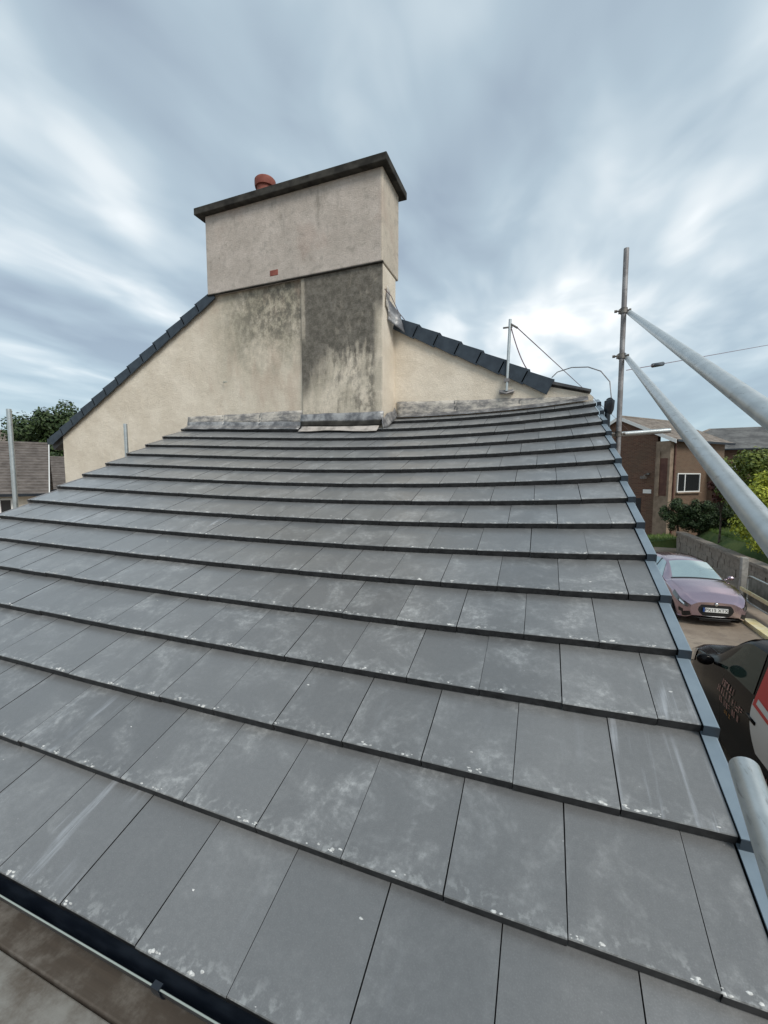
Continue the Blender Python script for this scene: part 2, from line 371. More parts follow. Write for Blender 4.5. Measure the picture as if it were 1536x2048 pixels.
def tile_mb(w, L):
    h = w/2-.0016
    pr = [(.0022, 0), (L, 0), (L, -.016), (.012, -.036), (.003, -.036), (.0, -.003)]
    m = MB(); A = [(-h, y, z) for y, z in pr]; B = [(h, y, z) for y, z in pr]
    m.v = A+B
    m.f = [(0, 6, 7, 1), (1, 7, 8, 2), (2, 8, 9, 3), (3, 9, 10, 4), (4, 10, 11, 5), (5, 11, 6, 0), (0, 1, 2, 3, 4, 5), (11, 10, 9, 8, 7, 6)]
    return m
def tile_mesh(w, L):
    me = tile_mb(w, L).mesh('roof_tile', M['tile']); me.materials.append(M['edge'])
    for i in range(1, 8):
        if i != 5: me.polygons[i].material_index = 1     # dust lies on the top face only; shade on the edges is painted into their dark colour
    return me
full_mesh = tile_mesh(TW, g_+.07)
Minv = Matrix.Rotation(.3665, 4, 'Z') @ Matrix.Rotation(math.pi/2-.0835, 4, 'X')
CMI = (Matrix.Translation((0, 0, CH)) @ Minv).inverted()
def px(p):
    q = CMI @ Vector(p)
    if q.z > -.02: return (9e9, 9e9)
    return (768+835.47*q.x/-q.z, 1024-835.47*q.y/-q.z)
tiles = []; off = MB(); crumbs = MB()
for r in range(16):
    v = r*g_; ph = 0 if r % 2 == 0 else .5
    cuts = [xl(v), XR]
    if r >= 13: cuts += [XB0, XB1]
    j = -30
    while j < 6:
        xx = U0+(j+ph)*TW; j += 1
        if xl(v)+.03 < xx < XR-.03 and not (r >= 13 and min(abs(xx-XB0), abs(xx-XB1)) < .03): cuts.append(xx)
    cuts.sort()
    for a, b in zip(cuts, cuts[1:]):
        mid = (a+b)/2; w = b-a
        yw = (YB if XB0 < mid < XB1 else YL if mid <= XB0 else YR)-.008
        L = min(g_+.07, (yw-(Y0+v*math.cos(SLP)))/math.cos(SLP-DEL))
        if L < .05: continue
        F = frame(mid, v, w)
        F = F @ Matrix.Translation((random.uniform(-.0009, .0009), random.gauss(0, .0016), random.uniform(-.0008, .0012))) @ Matrix.Rotation(random.gauss(0, .0016), 4, 'Z') @ Matrix.Rotation(random.gauss(0, .0022), 4, 'Y') @ Matrix.Rotation(random.gauss(0, .0015), 4, 'X')
        cs = [px(F @ Vector((sx*w/2, sy, 0))) for sx in (-1, 1) for sy in (0, g_)]
        vis = max(c[0] for c in cs) > -8 and min(c[0] for c in cs) < 1544 and min(c[1] for c in cs) < 2056
        if vis:
            me = full_mesh if abs(w-TW) < 1e-4 and abs(L-g_-.07) < 1e-4 else tile_mesh(w, L)
            to = link('roof_tile', me, roof, F); tiles.append((mid, v, w, F))
            q_ = random.random()
            to.color = ((.10+.35*q_ if r == 0 else .35+.65*q_ if r < 7 else .45+.5*q_), 1.0 if random.random() < (.02 if r == 0 else .11) else random.uniform(0, .15), 0, 1)
        else:
            t = tile_mb(w, L); i = len(off.v); off.v += [tuple(F @ Vector(q)) for q in t.v]; off.f += [tuple(i+a for a in f) for f in t.f]
if off.v:
    o = off.build('roof_tile_field', M['tile'], roof); o['kind'] = 'stuff'
# crumbs of white mortar lying on the front edges
for mid, v, w, F in tiles:
    for k in range(random.choice((1, 2, 3, 4)) if v < 8*g_ else random.choice((0, 1, 1, 2))):
        cx_ = random.uniform(-.46, .46)*w
        for q in range(random.choice((1, 2, 3, 5))):       # deposits sit in little clusters along the front edge
            lx = max(-.48*w, min(.48*w, cx_+random.gauss(0, .012))); ly = .004+abs(random.gauss(0, .007)) if random.random() < .975 else random.uniform(.03, .28)
            r = random.uniform(.0015, .0055)*(1.5 if random.random() < .12 else 1); i = len(crumbs.v); N5 = 7
            for j_ in range(N5):
                an = 6.283*j_/N5; rr = r*random.uniform(.6, 1.35); crumbs.v.append(tuple(F @ Vector((lx+1.5*rr*math.cos(an), ly+.8*rr*math.sin(an), -.0003))))
            for j_ in range(N5):
                an = 6.283*j_/N5; rr = r*random.uniform(.35, .6); crumbs.v.append(tuple(F @ Vector((lx+1.5*rr*math.cos(an), ly+.8*rr*math.sin(an), .32*r))))
            crumbs.f += [(i+a, i+(a+1) % N5, i+N5+(a+1) % N5, i+N5+a) for a in range(N5)]+[tuple(i+N5+a for a in range(N5))]
M['crumb'] = mat('white_mortar_crumb', rough=.9, fn=vary((.40, .40, .385), (.68, .68, .66), 120))
tag(crumbs.build('mortar_crumbs', M['crumb'], roof), kind='stuff')

# stepped verge units on the right and left slope
def verge_mb(L):
    m = MB(); e = .008
    pr = [(0, .007), (.039, .007), (.0435, .0045), (.045, 0), (.045, -.075), (.040, -.075), (.040, .0), (0, .002)]
    m.prism([(x, -.010, z) for x, z in pr][::-1], (0, L, 0))
    return m
def verge_end_shade(): return MB().prism([(0, -.0125, .0072), (.0445, -.0125, .0045), (.0445, -.0125, -.034), (0, -.0125, -.034)], (0, .002, 0))  # dark plate over each unit front, its shade put into the colour
vm = verge_mb(g_+.012).mesh('verge_unit', M['navy']); vem = verge_end_shade().mesh('verge_end_shade', M['navyd'])
M['wedge'] = mat('pale_verge_edge', (.42, .46, .46), .4)
for r in range(16):
    v = r*g_
    L = min(g_+.012, (YR-.02-(Y0+v*math.cos(SLP)))/math.cos(SLP-DEL))
    F = frame(XR-.12, v, .2); F = F @ Matrix.Translation(Vector((.1215, 0, .002)))
    vo = link('verge_unit', vm if L > g_ else verge_mb(max(L, .08)).mesh('verge_unit', M['navy']), roof, F); link('verge_end_shade', vem, roof, F)
vml = verge_mb(g_+.012); vml.v = [(-x, y, z*.6-.003) for x, y, z in vml.v]; vml.f = [f[::-1] for f in vml.f]; vml = vml.mesh('verge_unit', M['galvd'])
for r in range(15):
    v = r*g_
    if Y0+v*math.cos(SLP) > YL-.12: continue
    F = Matrix.Translation(Vector((-.002, 0, 0))) @ frame(xl(v)+.01, v, .2)
    F.translation.x = xl(v)-.001
    link('verge_unit', vml, roof, F)
# barge boards below the verges
def barge(xf, nm, w):
    m = MB(); N_ = 16; P = []
    for i in range(N_):
        v = .0+(YB-.1-Y0)/math.cos(SLP)*i/(N_-1); p = SF(xf(v), v); P.append(p)
    for a, b in zip(P, P[1:]):
        m.prism([(a.x, a.y, a.z-.055), (b.x, b.y, b.z-.055), (b.x, b.y, b.z-.22), (a.x, a.y, a.z-.22)], (w, 0, 0))
    return m.build(nm, M['fascia'], house)
M['fascia'] = mat('grey_fascia', (.035, .037, .04), .5)
barge(lambda v: .522, 'barge_board', .018); barge(lambda v: xl(v)-.02, 'barge_board', .018)
# walls of the lean-to
lw = MB()
lw.prism([(.50, .92, 0), (.50, YB-.02, 0), (.50, YB-.02, Z(.50)), (.50, .92, Z(-1.33))], (-.25, 0, 0))
lw.build('side_wall', M['brick'], house)
lw = MB().prism([(-4.98, .92, 0), (-4.98, YB-.02, 0), (-4.98, YB-.02, Z(.45)), (-4.98, .92, Z(-1.33))], (.25, 0, 0)); lw.build('side_wall', M['wallr'], house)
MB().box(-4.73, .25, .92, 1.15, 0, Z(-1.36)).build('eaves_wall', M['wallr'], house)
MB().box(-5.08, .50, .772, .79, Z(-1.405), Z(-1.275)).build('fascia', M['fascia'], house)
MB().box(-5.08, .50, .79, .92, Z(-1.40), Z(-1.385)).build('soffit', M['fascia'], house)
# gutter
GY, GZ, GR = .719, Z(-1.262), .051
gm = MB()
def gp(a, r): return (GY-r*math.cos(a), GZ-r*math.sin(a))
ring = [gp(math.pi*k/14, GR) for k in range(15)]+[gp(math.pi*k/14, GR-.003) for k in range(14, -1, -1)]
gm.prism([(-5.16, y, z) for y, z in ring], (5.70, 0, 0))
for xe in (-5.16, .537): gm.prism([(xe, *gp(math.pi*k/14, GR-.0005)) for k in range(15)], (.003, 0, 0))
gut = gm.build('gutter', M['black'], house, smooth=True)
MB().tube([(-5.16, GY-GR+.001, GZ+.001), (.54, GY-GR+.001, GZ+.001)], .0022, 8).build('gutter_rim', M['rim'], gut, smooth=True)
for xb in (-4.6, -3.3, -2.0, -.86, .2):
    m = MB(); ro = [gp(math.pi*k/14, GR+.004) for k in range(15)]+[gp(math.pi*k/14, GR+.0006) for k in range(14, -1, -1)]
    m.prism([(xb-.014, y, z) for y, z in ro], (.028, 0, 0)); m.box(xb-.013, xb+.013, GY-GR-.006, GY-GR+.010, GZ+.0035, GZ+.0075)
    m.build('gutter_bracket', M['black'], gut)

# gable wall, chimney breast, stack
gw = MB()
gw.prism([(-8.22, YL, 0), (XB0+.02, YL, 0), (XB0+.02, YL, Z(2.655)), (-4.66, YL, Z(2.655)), (-8.22, YL, Z(.73))], (0, .3, 0))
gable = gw.build('gable_wall', M['gable'], house); gable['label'] = 'cream pebble-dashed gable wall with faint green-grey staining'
br = MB()
N_ = 1
br.box(XB0, XB1, YB, 5.55, 0, Z(2.655))
breast = br.build('chimney_breast', M['breast'], house, bevel=.012); breast['label'] = 'chimney breast streaked with black weather stains'
rw = MB().prism([(XB1-.05, YR, 0), (.50, YR, 0), (.50, YR, Z(.93)), (.46, YR, Z(.965)), (.03, YR, Z(1.08)), (XB1-.05, YR, Z(2.07))], (0, .3, 0))
rw.build('gable_wall', M['wallr'], house)['label'] = 'plain cream recessed half of the gable wall'
st = MB().box(-4.70, -1.945, YB-.03, 5.62, Z(2.66), Z(3.76))
stack = st.build('chimney_stack', M['stack'], house, bevel=.012); stack['label'] = 'wide grey-beige rendered chimney stack'
dp = MB().box(-4.705, -1.94, YB-.034, YB+.0, Z(2.648), Z(2.659)); dp.build('drip_bead', M['cap'], stack)
cp_ = MB(); X0, X1, Y0c, Y1c = -4.82, -1.86, 4.93, 5.72
cp_.v = [(X0, Y0c, Z(3.745)), (X1, Y0c, Z(3.745)), (X1, Y1c, Z(3.745)), (X0, Y1c, Z(3.745)), (X0, Y0c, Z(3.84)), (X1, Y0c, Z(3.84)), (X1, Y1c, Z(3.84)), (X0, Y1c, Z(3.84)), (X0+.3, Y0c+.3, Z(3.90)), (X1-.3, Y0c+.3, Z(3.90)), (X1-.3, Y1c-.3, Z(3.90)), (X0+.3, Y1c-.3, Z(3.90))]
cp_.f = [(3, 2, 1, 0), (0, 1, 5, 4), (1, 2, 6, 5), (2, 3, 7, 6), (3, 0, 4, 7), (4, 5, 9, 8), (5, 6, 10, 9), (6, 7, 11, 10), (7, 4, 8, 11), (8, 9, 10, 11)]
cp_.build('chimney_cap', M['cap'], stack, bevel=.01)
pot = MB().lathe([(.11, 0), (.115, .30), (.118, .33), (.142, .335), (.148, .36), (.148, .43), (.135, .445), (.115, .44), (.112, .30), (.10, 0)], (-3.87, 5.33, Z(3.79)), 28)
pot.build('chimney_pot', M['terra'], stack, smooth=True)
MB().box(-3.60, -3.47, YB-.034, YB+.02, Z(2.74), Z(2.815)).build('air_brick', M['terra'], stack, bevel=.004)
MB().tube([(-4.50, YL+.03, Z(1.40)), (-4.50, YL-.03, Z(1.405)), (-4.47, YL-.05, Z(1.40)), (-4.41, YL-.05, Z(1.395))], .006, 6).build('wall_hook', M['rim'], gable, smooth=True)

# main roof slabs and verge tiles
rid = (-3.93, Z(3.06))
M['oldtile'] = mat('main_roof_tile', rough=.7, fn=vary((.06, .06, .065), (.10, .10, .10), 6))
mr = MB()
mr.prism([(-8.52, YL+.02, Z(.50)), (rid[0], YL+.02, Z(2.94)), (rid[0], YL+.02, Z(3.02)), (-8.56, YL+.02, Z(.58))], (0, 7, 0))
mr.prism([(rid[0], YR+.02, Z(2.94)), (.47, YR+.02, Z(.86)), (.50, YR+.02, Z(.90)), (rid[0], YR+.02, Z(3.02))], (0, 6.6, 0))
mroof = mr.build('main_roof', M['oldtile'], house)
def verge_line(p0, p1, yf, nn, nm='verge_cap', drop=.15):
    p0 = Vector((p0[0], 0, p0[1])); p1 = Vector((p1[0], 0, p1[1])); d = (p1-p0); Lg = d.length/nn; d.normalize()
    up = Vector((0, 1, 0)).cross(d)
    if up.z < 0: up = -up
    for i in range(nn):
        a = p0+d*(i*Lg-.03); b = p0+d*((i+1)*Lg)
        # each cap overlaps the one below: its lower end is proud
        q = [a+up*.0-up*drop*.9, b-up*drop+up*.0, b+up*.030, a+up*.004]
        m = MB(); y1 = yf-.005-.012
        m.prism([(t.x, yf-.055, t.z) for t in q], (0, .02, 0))
        m.prism([(t.x, yf-.035, t.z) for t in (q[3]-up*.012, q[2]-up*.012, q[2], q[3])], (0, .24, 0))
        m.prism([(t.x, yf-.0555, t.z) for t in (b+up*.031-d*.012, b-up*(drop+.002)-d*.012, b-up*(drop+.002), b+up*.031)], (0, -.004, 0))
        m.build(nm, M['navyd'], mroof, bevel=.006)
verge_line((-4.66, Z(2.70)), (-8.50, Z(.70)), YL, 13, drop=.13)
verge_line((-1.88, Z(2.10)), (.06, Z(1.125)), YR, 7, drop=.16)
MB().prism([(.03, YR-.05, Z(1.105)), (.47, YR-.05, Z(.985)), (.47, YR-.05, Z(1.01)), (.03, YR-.05, Z(1.14))], (0, .2, 0)).build('coping_strip', M['oldtile'], mroof)
MB().prism([(-8.5, YL-.03, Z(.60)), (-8.62, YL-.03, Z(.60)), (-8.62, YL-.03, Z(.70)), (-8.45, YL-.03, Z(.72))], (0, 6.8, 0)).build('main_gutter', M['black'], mroof)

# flashings
def sheet(name, fn, nu, nv, m, parent, th=.004):
    mb = MB().grid(fn, nu, nv); o = mb.build(name, m, parent, smooth='all')
    s = o.modifiers.new('thick', 'SOLIDIFY'); s.thickness = th; return o
def nz(a, b, s=1): return mnoise.noise(Vector((a*s, b*s, .7)))
def upstand(x0, x1, y, zlo, zhi, m, jag=.012, name='flashing_upstand'):
    def fn(u, v):
        x = x0+(x1-x0)*u; lo = zlo(x); hi = zhi(x)+jag*nz(x, 1, 3)
        return (x, y-.012-.010*(1-v)-.010*abs(nz(x, v, 4)), lo+(hi-lo)*v)
    sheet(name, fn, max(6, int((x1-x0)*14)), 4, m, house, .008)
def apron(x0, x1, y, ln, up, m, name='lead_apron'):
    def fn(u, v):
        x = x0+(x1-x0)*u; vv = (y-Y0)/math.cos(SLP)-ln*(1-v)-.02*nz(x, 5, 2.5)*(1-v)
        p = SF(x, vv); p.z += up+.012*abs(nz(x, v*2, 5))+.02*v; return p
    sheet(name, fn, max(6, int((x1-x0)*14)), 5, m, house, .004)
zr = lambda x, y: SF(x, (y-Y0)/math.cos(SLP)).z
for a, b in ((-5.22, -4.52), (-4.55, -3.85), (-3.88, -3.13)):
    upstand(a, b, YL, lambda x: zr(x, YL)+.06, lambda x: Z(.93)-.006*(x+5), M['leadw'], .008)
    upstand(a, b, YL-.012, lambda x: zr(x, YL)-.02, lambda x: zr(x, YL)+.07, M['lead'], .012)
apron(-5.2, -4.1, YL-.015, .13, .012, M['lead']); apron(-4.13, -3.16, YL-.015, .13, .014, M['lead'])
upstand(-3.16, -1.94, YB, lambda x: zr(x, YB)+.075, lambda x: Z(.835)-.02*(x+2), M['lead'], .012)
upstand(-3.15, -1.96, YB-.018, lambda x: zr(x, YB)+.02, lambda x: zr(x, YB)+.085, M['cap'], .014)
def fil(u, v):
    x = -3.13+1.14*u; vv = (YB-.03-Y0)/math.cos(SLP)-(.10+.05*nz(x, 2, 2.2))*(1-v); p = SF(x, vv); p.z += .004+.035*v*v+.006*nz(x, v, 9); return p
sheet('mortar_fillet', fil, 26, 5, M['mortar'], house, .006)
for a, b in ((-1.92, -1.1), (-1.13, -.3), (-.33, .42)):
    upstand(a, b, YR, lambda x: zr(x, YR)-.01, lambda x: Z(1.02)-.035*(x+1.92), M['leadw'], .012)
apron(-1.9, .44, YR-.012, .09, .010, M['lead'])
# crumpled lead at the inner corner and by the verge top
def cor(u, v):
    t = u*2-.5; x = XB1+.018+.02*abs(nz(u, v, 5)); y = YB-.07+.47*u
    return (x+.05*(1-v)*(1 if u > .1 else .3), y, zr(x, max(YB-.07, y))+.0+(.13+.05*nz(u, 3, 4))*v)
sheet('lead_corner', cor, 14, 5, M['lead'], house, .005)
def lp(u, v):
    return (-1.945+.17*u*(1-.35*v)+.012*nz(u*3, v*3), YR-.30+.20*u-.03*nz(v, u, 5), Z(2.02)+.10*v-.13*u*(1-v)+.16*v*(1-u))
sheet('lead_soaker', lp, 8, 8, M['lead'], house, .005)
def lp2(u, v): return (-1.944+.012*abs(nz(u*4, v*5)), 5.22-.10*u+.05*v, Z(2.12)+.26*v+.05*u)
sheet('lead_tongue', lp2, 6, 8, M['leadw'], house, .004)
# black outlet at the top corner of the verge
m = MB().tube([(.61, 5.05, Z(.66)), (.61, 5.05, Z(.71)), (.615, 5.05, Z(.80)), (.61, 5.06, Z(.82))], [.028, .048, .050, .03], 14); m.tube([(.60, 5.05, Z(.72)), (.598, 5.04, Z(.35)), (.57, 5.06, Z(.15)), (.57, 5.06, Z(-.6))], .028, 12)
m.build('rainwater_outlet', M['black'], house, smooth=True)
# loose cable by the stack
MB().tube([(-1.93, 5.05, Z(2.33)), (-1.90, 5.2, Z(2.30)), (-1.86, 5.38, Z(2.16)), (-1.82, 5.52, Z(2.10))], .005, 6).build('loose_cable', M['wire'], house, smooth=True)

# ------------------------------------------------------------------ scaffold
def coupler(c, parent):
    m = MB(); x, y, z = c
    m.tube([(x, y, z-.026), (x, y, z+.026)], .034, 14)
    m.box(x-.045, x+.02, y-.012, y+.03, z-.018, z+.018); m.tube([(x-.075, y-.01, z), (x+.055, y-.01, z)], .008, 8)
    m.tube([(x-.085, y-.01, z), (x-.06, y-.01, z)], .014, 6); m.tube([(x+.045, y-.01, z), (x+.062, y-.01, z)], .014, 6)
    return m.build('coupler', M['fitting'], parent, smooth=True)
def pole(name, x, y, ztop, label, m='galv', group=None, lean=(0, 0)):
    e = empty(name, (x, y, 0)); tag(e, label, 'scaffold pole', group)
    MB().tube([(x+lean[0], y+lean[1], .006), (x, y, ztop)], .0242, 18, hollow=.86).build('tube', M[m], e, smooth=True)
    MB().box(x-.075, x+.075, y-.075, y+.075, .001, .007).build('base_plate', M['fitting'], e)
    return e
pr_ = pole('scaffold_pole', .685, 4.9, Z(2.25), 'tall weathered scaffold pole carrying the sloping guard rails beside the verge', 'galvd', lean=(.02, 0))
for zc in (1.655, 1.215, .44): coupler((.687, 4.9, Z(zc)), pr_)
lp_ = pole('scaffold_pole', -5.56, 2.90, Z(.75), 'grey scaffold pole standing before the brown tiled bungalow', lean=(0, 0))
lq_ = pole('scaffold_pole', -5.56, 4.28, Z(.75), 'grey scaffold pole standing before the cream gable wall')
pb_ = pole('scaffold_pole', .295, -.25, Z(.0), 'short scaffold pole at the near end of the guard rails')
for zc in (-.44, -.53, -.69): coupler((.295, -.25, Z(zc)), pb_)
def rail(name, pts, label, m='galv', cat='scaffold rail'):
    e = empty(name, pts[0]); tag(e, label, cat)
    MB().tube(pts, .0242, 24, hollow=.86).build('tube', M[m], e, smooth=True); return e
def ext(a, b, y): t = (y-a[1])/(b[1]-a[1]); return tuple(a[k]+(b[k]-a[k])*t for k in range(3))
A0, A1 = (.735, 4.86, Z(1.615)), (.455, 1.18, Z(.14))
ra = rail('guard_rail', [ext(A0, A1, 5.05), ext(A0, A1, -.4)], 'upper sloping galvanised guard rail clamped to the tall weathered pole')
B0, B1 = (.735, 4.86, Z(1.175)), (.392, .94, Z(-.12))
rb = rail('guard_rail', [ext(B0, B1, 5.30), ext(B0, B1, -.4)], 'lower sloping galvanised guard rail clamped to the tall weathered pole')
C0, C1 = (.372, .95, Z(-.553)), (.342, .74, Z(-.585))
rail('guard_rail', [C0, ext(C0, C1, -.4)], 'short open-ended galvanised tube hanging over the verge strip')
rail('ledger_tube', [(.60, 4.945, Z(.435)), (1.16, 4.985, Z(.465))], 'short horizontal scaffold tube sticking out from the tall weathered pole')
bx = [(.205, .43, 'board'), (.435, .655, 'board'), (.662, .885, 'boardb'), (-.025, .20, 'board'), (-.255, -.03, 'board')]
for i, (a, b, mm) in enumerate(bx):
    lab = ['grey scaffold board, third from the gutter', 'grey scaffold board beside the brown one', 'dirty brown scaffold board lying under the gutter', 'grey scaffold board, fourth from the gutter', 'grey scaffold board farthest from the gutter'][i]
    e = empty('scaffold_board', (-2, a, Z(-1.458))); tag(e, lab, 'board', 'scaffold boards under the gutter')
    MB().box(-4.6, .12, a, b, Z(-1.458), Z(-1.42)).build('plank', M[mm], e, bevel=.004)
for i, xx in enumerate((-4.2, -1.9, .0)):
    rail('transom_tube', [(xx, -.45, Z(-1.483)), (xx, .90, Z(-1.483))], ['scaffold transom under the far end of the boards', 'scaffold transom under the middle of the boards', 'scaffold transom under the camera end of the boards'][i])
    e = pole('scaffold_pole', xx+.055, -.38, Z(-1.0), ['low scaffold pole at the far end of the boards', 'low scaffold pole at the middle of the boards', 'low scaffold pole at the near end of the boards'][i])
    coupler((xx+.055, -.38, Z(-1.483)), e)

# ------------------------------------------------------------------ telephone mast and wires
ms = empty('cable_mast', (-.46, 5.42, Z(1.08))); tag(ms, 'thin galvanised mast bracketed to the gable carrying telephone wires', 'mast')
MB().tube([(-.47, 5.425, Z(1.05)), (-.448, 5.425, Z(1.90))], .018, 12).build('pole', M['galv'], ms, smooth=True)
MB().box(-.56, -.39, 5.44, 5.493, Z(1.03), Z(1.07)).tube([(-.55, 5.44, Z(1.05)), (-.47, 5.40, Z(1.02)), (-.39, 5.44, Z(1.05))], .010, 8).box(-.50, -.44, 5.40, 5.452, Z(1.16), Z(1.20)).build('bracket', M['galvd'], ms)
MB().box(-.53, -.42, 5.415, 5.435, Z(1.80), Z(1.815)).tube([(-.45, 5.425, Z(1.85)), (-.36, 5.40, Z(1.78))], .012, 8).build('crossbar', M['fitting'], ms)
def catenary(a, b, sag, n=14):
    a, b = Vector(a), Vector(b); return [a.lerp(b, t/n)-Vector((0, 0, sag*4*(t/n)*(1-t/n))) for t in range(n+1)]
def wire(pts, label, r=.005, m='wire', name='telephone_wire'): tag(MB().tube(pts, r, 8).build(name, M[m], None, smooth=True), label, 'wire')
wire(catenary((-.36, 5.40, Z(1.78)), (4.83, 30.6, Z(3.0)), .0), 'thin wire running from the mast to the brick hall', .006)
wire(catenary((-.44, 5.42, Z(1.82)), (-.17, 5.47, Z(1.22)), .10), 'slack wire drooping from the mast to the verge', .0065)
wire([Vector(p) for p in ((.04, 5.47, Z(1.18)), (.10, 5.45, Z(1.235)), (.25, 5.40, Z(1.262)), (.42, 5.35, Z(1.24)), (.54, 5.25, Z(1.16)), (.62, 5.15, Z(1.02)), (.64, 5.10, Z(.80)))], 'grey cable arching from the verge end to the black outlet', .006, 'galvd')
wire(catenary((9.6, 20.5, Z(5.2)), (1.2, 8.0, Z(1.75)), .0), 'thin overhead cable crossing the sky beyond the guard rails', .006)
# sleeve on the overhead cable
cc = catenary((9.6, 20.5, Z(5.2)), (1.2, 8.0, Z(1.75)), .0, 100); a_ = cc[91]; b_ = cc[94]
tag(MB().tube([a_, a_.lerp(b_, .08), a_.lerp(b_, .92), b_], [.012, .038, .038, .012], 10).build('cable_joint', M['black'], None, smooth=True), 'black sleeve joint on the overhead cable', 'cable joint')
wp = empty('utility_pole', (9.7, 20.6, 0)); tag(wp, 'timber utility pole holding the overhead cable', 'utility pole')

# ------------------------------------------------------------------ foliage helpers
def leaf_mat(name, c1, c2, tr=.25):
    m = mat(name, rough=.55, spec=.35, fn=lambda k: k.mix(k.new('ShaderNodeNewGeometry').outputs['Random Per Island'], c1, c2))
    b = m.node_tree.nodes['Principled BSDF']; k = NT(m.node_tree)
    return m
def foliage(centre, rad, n, size, clumps, seed=1, squash=1.0):
    rnd = random.Random(seed); C = []; m = MB(); c0 = Vector(centre)
    for i in range(clumps):
        while True:
            p = Vector((rnd.uniform(-1, 1), rnd.uniform(-1, 1), rnd.uniform(-1, 1)))
            if .25 < p.length < 1: break
        C.append((c0+Vector((p.x*rad[0], p.y*rad[1], p.z*rad[2])), rnd.uniform(.22, .42)*min(rad)))
    for i in range(n):
        c, r = C[i % clumps]; d = Vector((rnd.gauss(0, 1), rnd.gauss(0, 1), rnd.gauss(0, 1))).normalized()
        p = c+d*r*rnd.uniform(.55, 1.08)**1
        nn = (d+Vector((rnd.uniform(-.7, .7), rnd.uniform(-.7, .7), rnd.uniform(-.2, .9)))).normalized()
        u = nn.orthogonal().normalized(); u.rotate(Matrix.Rotation(rnd.uniform(0, 6.28), 3, nn)); w = nn.cross(u)
        s = size*rnd.uniform(.6, 1.3)
        m.quad(p-u*s*.5, p+w*s*.28+nn*s*.06, p+u*s*.5, p-w*s*.28+nn*s*.06)
    return m, C
M['bark'] = mat('bark', rough=.9, fn=vary((.05, .04, .03), (.11, .085, .065), 8), bump=(25, .6, .02))
def plant(name, label, cat, base, centre, rad, n, size, clumps, mt, seed, trunk_r=.05, group=None):
    e = empty(name, base); tag(e, label, cat, group)
    m, C = foliage(centre, rad, n, size, clumps, seed); m.build('crown', mt, e)
    t = MB(); b = Vector(base)+Vector((0, 0, -.05)); c0 = Vector(centre); fork = b.lerp(c0, .55)
    t.tube([b, b.lerp(fork, .5)+Vector((trunk_r*.6, 0, 0)), fork], [trunk_r*1.25, trunk_r, trunk_r*.75], 10)
    for c, r in C[:10]: t.tube([fork-Vector((0, 0, .05)), fork.lerp(c, .5)+Vector((0, 0, .1*r)), c], [trunk_r*.55, trunk_r*.35, trunk_r*.12], 6)
    t.build('trunk', M['bark'], e, smooth=True); return e
M['lf_dark'] = leaf_mat('dark_foliage', (.018, .038, .012), (.055, .085, .026))
M['lf_hedge'] = leaf_mat('hedge_foliage', (.014, .030, .010), (.045, .075, .022))
M['lf_gold'] = leaf_mat('golden_foliage', (.20, .25, .025), (.52, .54, .06))
M['lf_green'] = leaf_mat('shrub_foliage', (.055, .09, .014), (.17, .20, .03))
M['lf_red'] = leaf_mat('purple_foliage', (.06, .018, .016), (.13, .045, .03))
plant('tree', 'leafy dark green tree rising behind the brown tiled bungalow', 'tree', (-33.5, 20.5, 0), (-33.9, 20.5, 6.7), (2.5, 2.6, 2.6), 26000, .26, 80, M['lf_dark'], 3, .2)
plant('shrub', 'tall golden yellow shrub growing above the stone wall', 'shrub', (8.35, 20.2, .9), (8.35, 20.2, Z(-1.15)), (1.25, 1.3, 1.7), 20000, .13, 90, M['lf_gold'], 5, .05)
plant('shrub', 'green shrub growing behind the golden yellow shrub', 'shrub', (9.2, 23.9, .9), (9.1, 23.7, Z(-.12)), (1.5, 1.3, 1.45), 11000, .15, 40, M['lf_green'], 8, .06)
plant('shrub', 'purple-leaved shrub beside the hall window', 'shrub', (8.05, 24.8, .9), (8.05, 24.8, Z(-.5)), (.58, .58, .72), 2600, .12, 16, M['lf_red'], 9, .04)
plant('shrub', 'low green shrub under the golden yellow shrub', 'shrub', (7.95, 17.7, .9), (7.95, 17.7, 1.5), (.65, .8, .55), 4200, .11, 22, M['lf_green'], 15, .04)
for i, (hx, hy, hr) in enumerate(((7.1, 27.9, .85), (8.0, 27.6, .9), (9.0, 27.4, .95))):
    plant('hedge_bush', ['dark hedge bush at the end of the stone wall', 'dark hedge bush in the middle under the hall window', 'dark hedge bush beside the purple-leaved shrub'][i], 'bush', (hx, hy, .8), (hx, hy, Z(-2.1)), (hr, .7, .85), 9000, .10, 48, M['lf_hedge'], 21+i, .05, 'dark hedge bushes under the hall window')

# ------------------------------------------------------------------ stone wall, gate, post
M['stone'] = mat('rubble_stone', rough=.92, fn=lambda k: k.mix(k.rng(k.noise(k.obj, 5, 6, .7), .4, .75), k.mix(k.noise(k.obj, 1.3, 4), (.20, .165, .135), (.32, .275, .23)), (.14, .115, .095)), bump=lambda k: (k.noise(k.obj, 9, 5, .7), .6, .03))
swl = empty('stone_wall', (7.0, 21.0, 0)); tag(swl, 'low rubble stone wall with flat coping holding the raised lawn', 'wall')
rs = random.Random(4); y = 13.0; blk = 0
rows = [(.0, .26), (.265, .54), (.545, .78), (.785, 1.0)]
for za, zb in rows:
    y = 15.4+rs.uniform(-.2, 0)
    while y < 27.2:
        L = rs.uniform(.28, .62); y2 = min(y+L, 27.3); o_ = rs.uniform(-.02, .02)
        MB().box(6.94+o_, 7.22, y, y2-.012, za-.01*(za == 0), zb).build('stone', M['stone'], swl); y = y2
y = 15.4
while y < 27.2:
    y2 = min(y+rs.uniform(.6, .9), 27.3); MB().box(6.88, 7.28, y, y2-.01, 1.002, 1.10+rs.uniform(-.01, .01)).build('coping_stone', M['cap2'] if 'cap2' in M else M['stone'], swl); y = y2
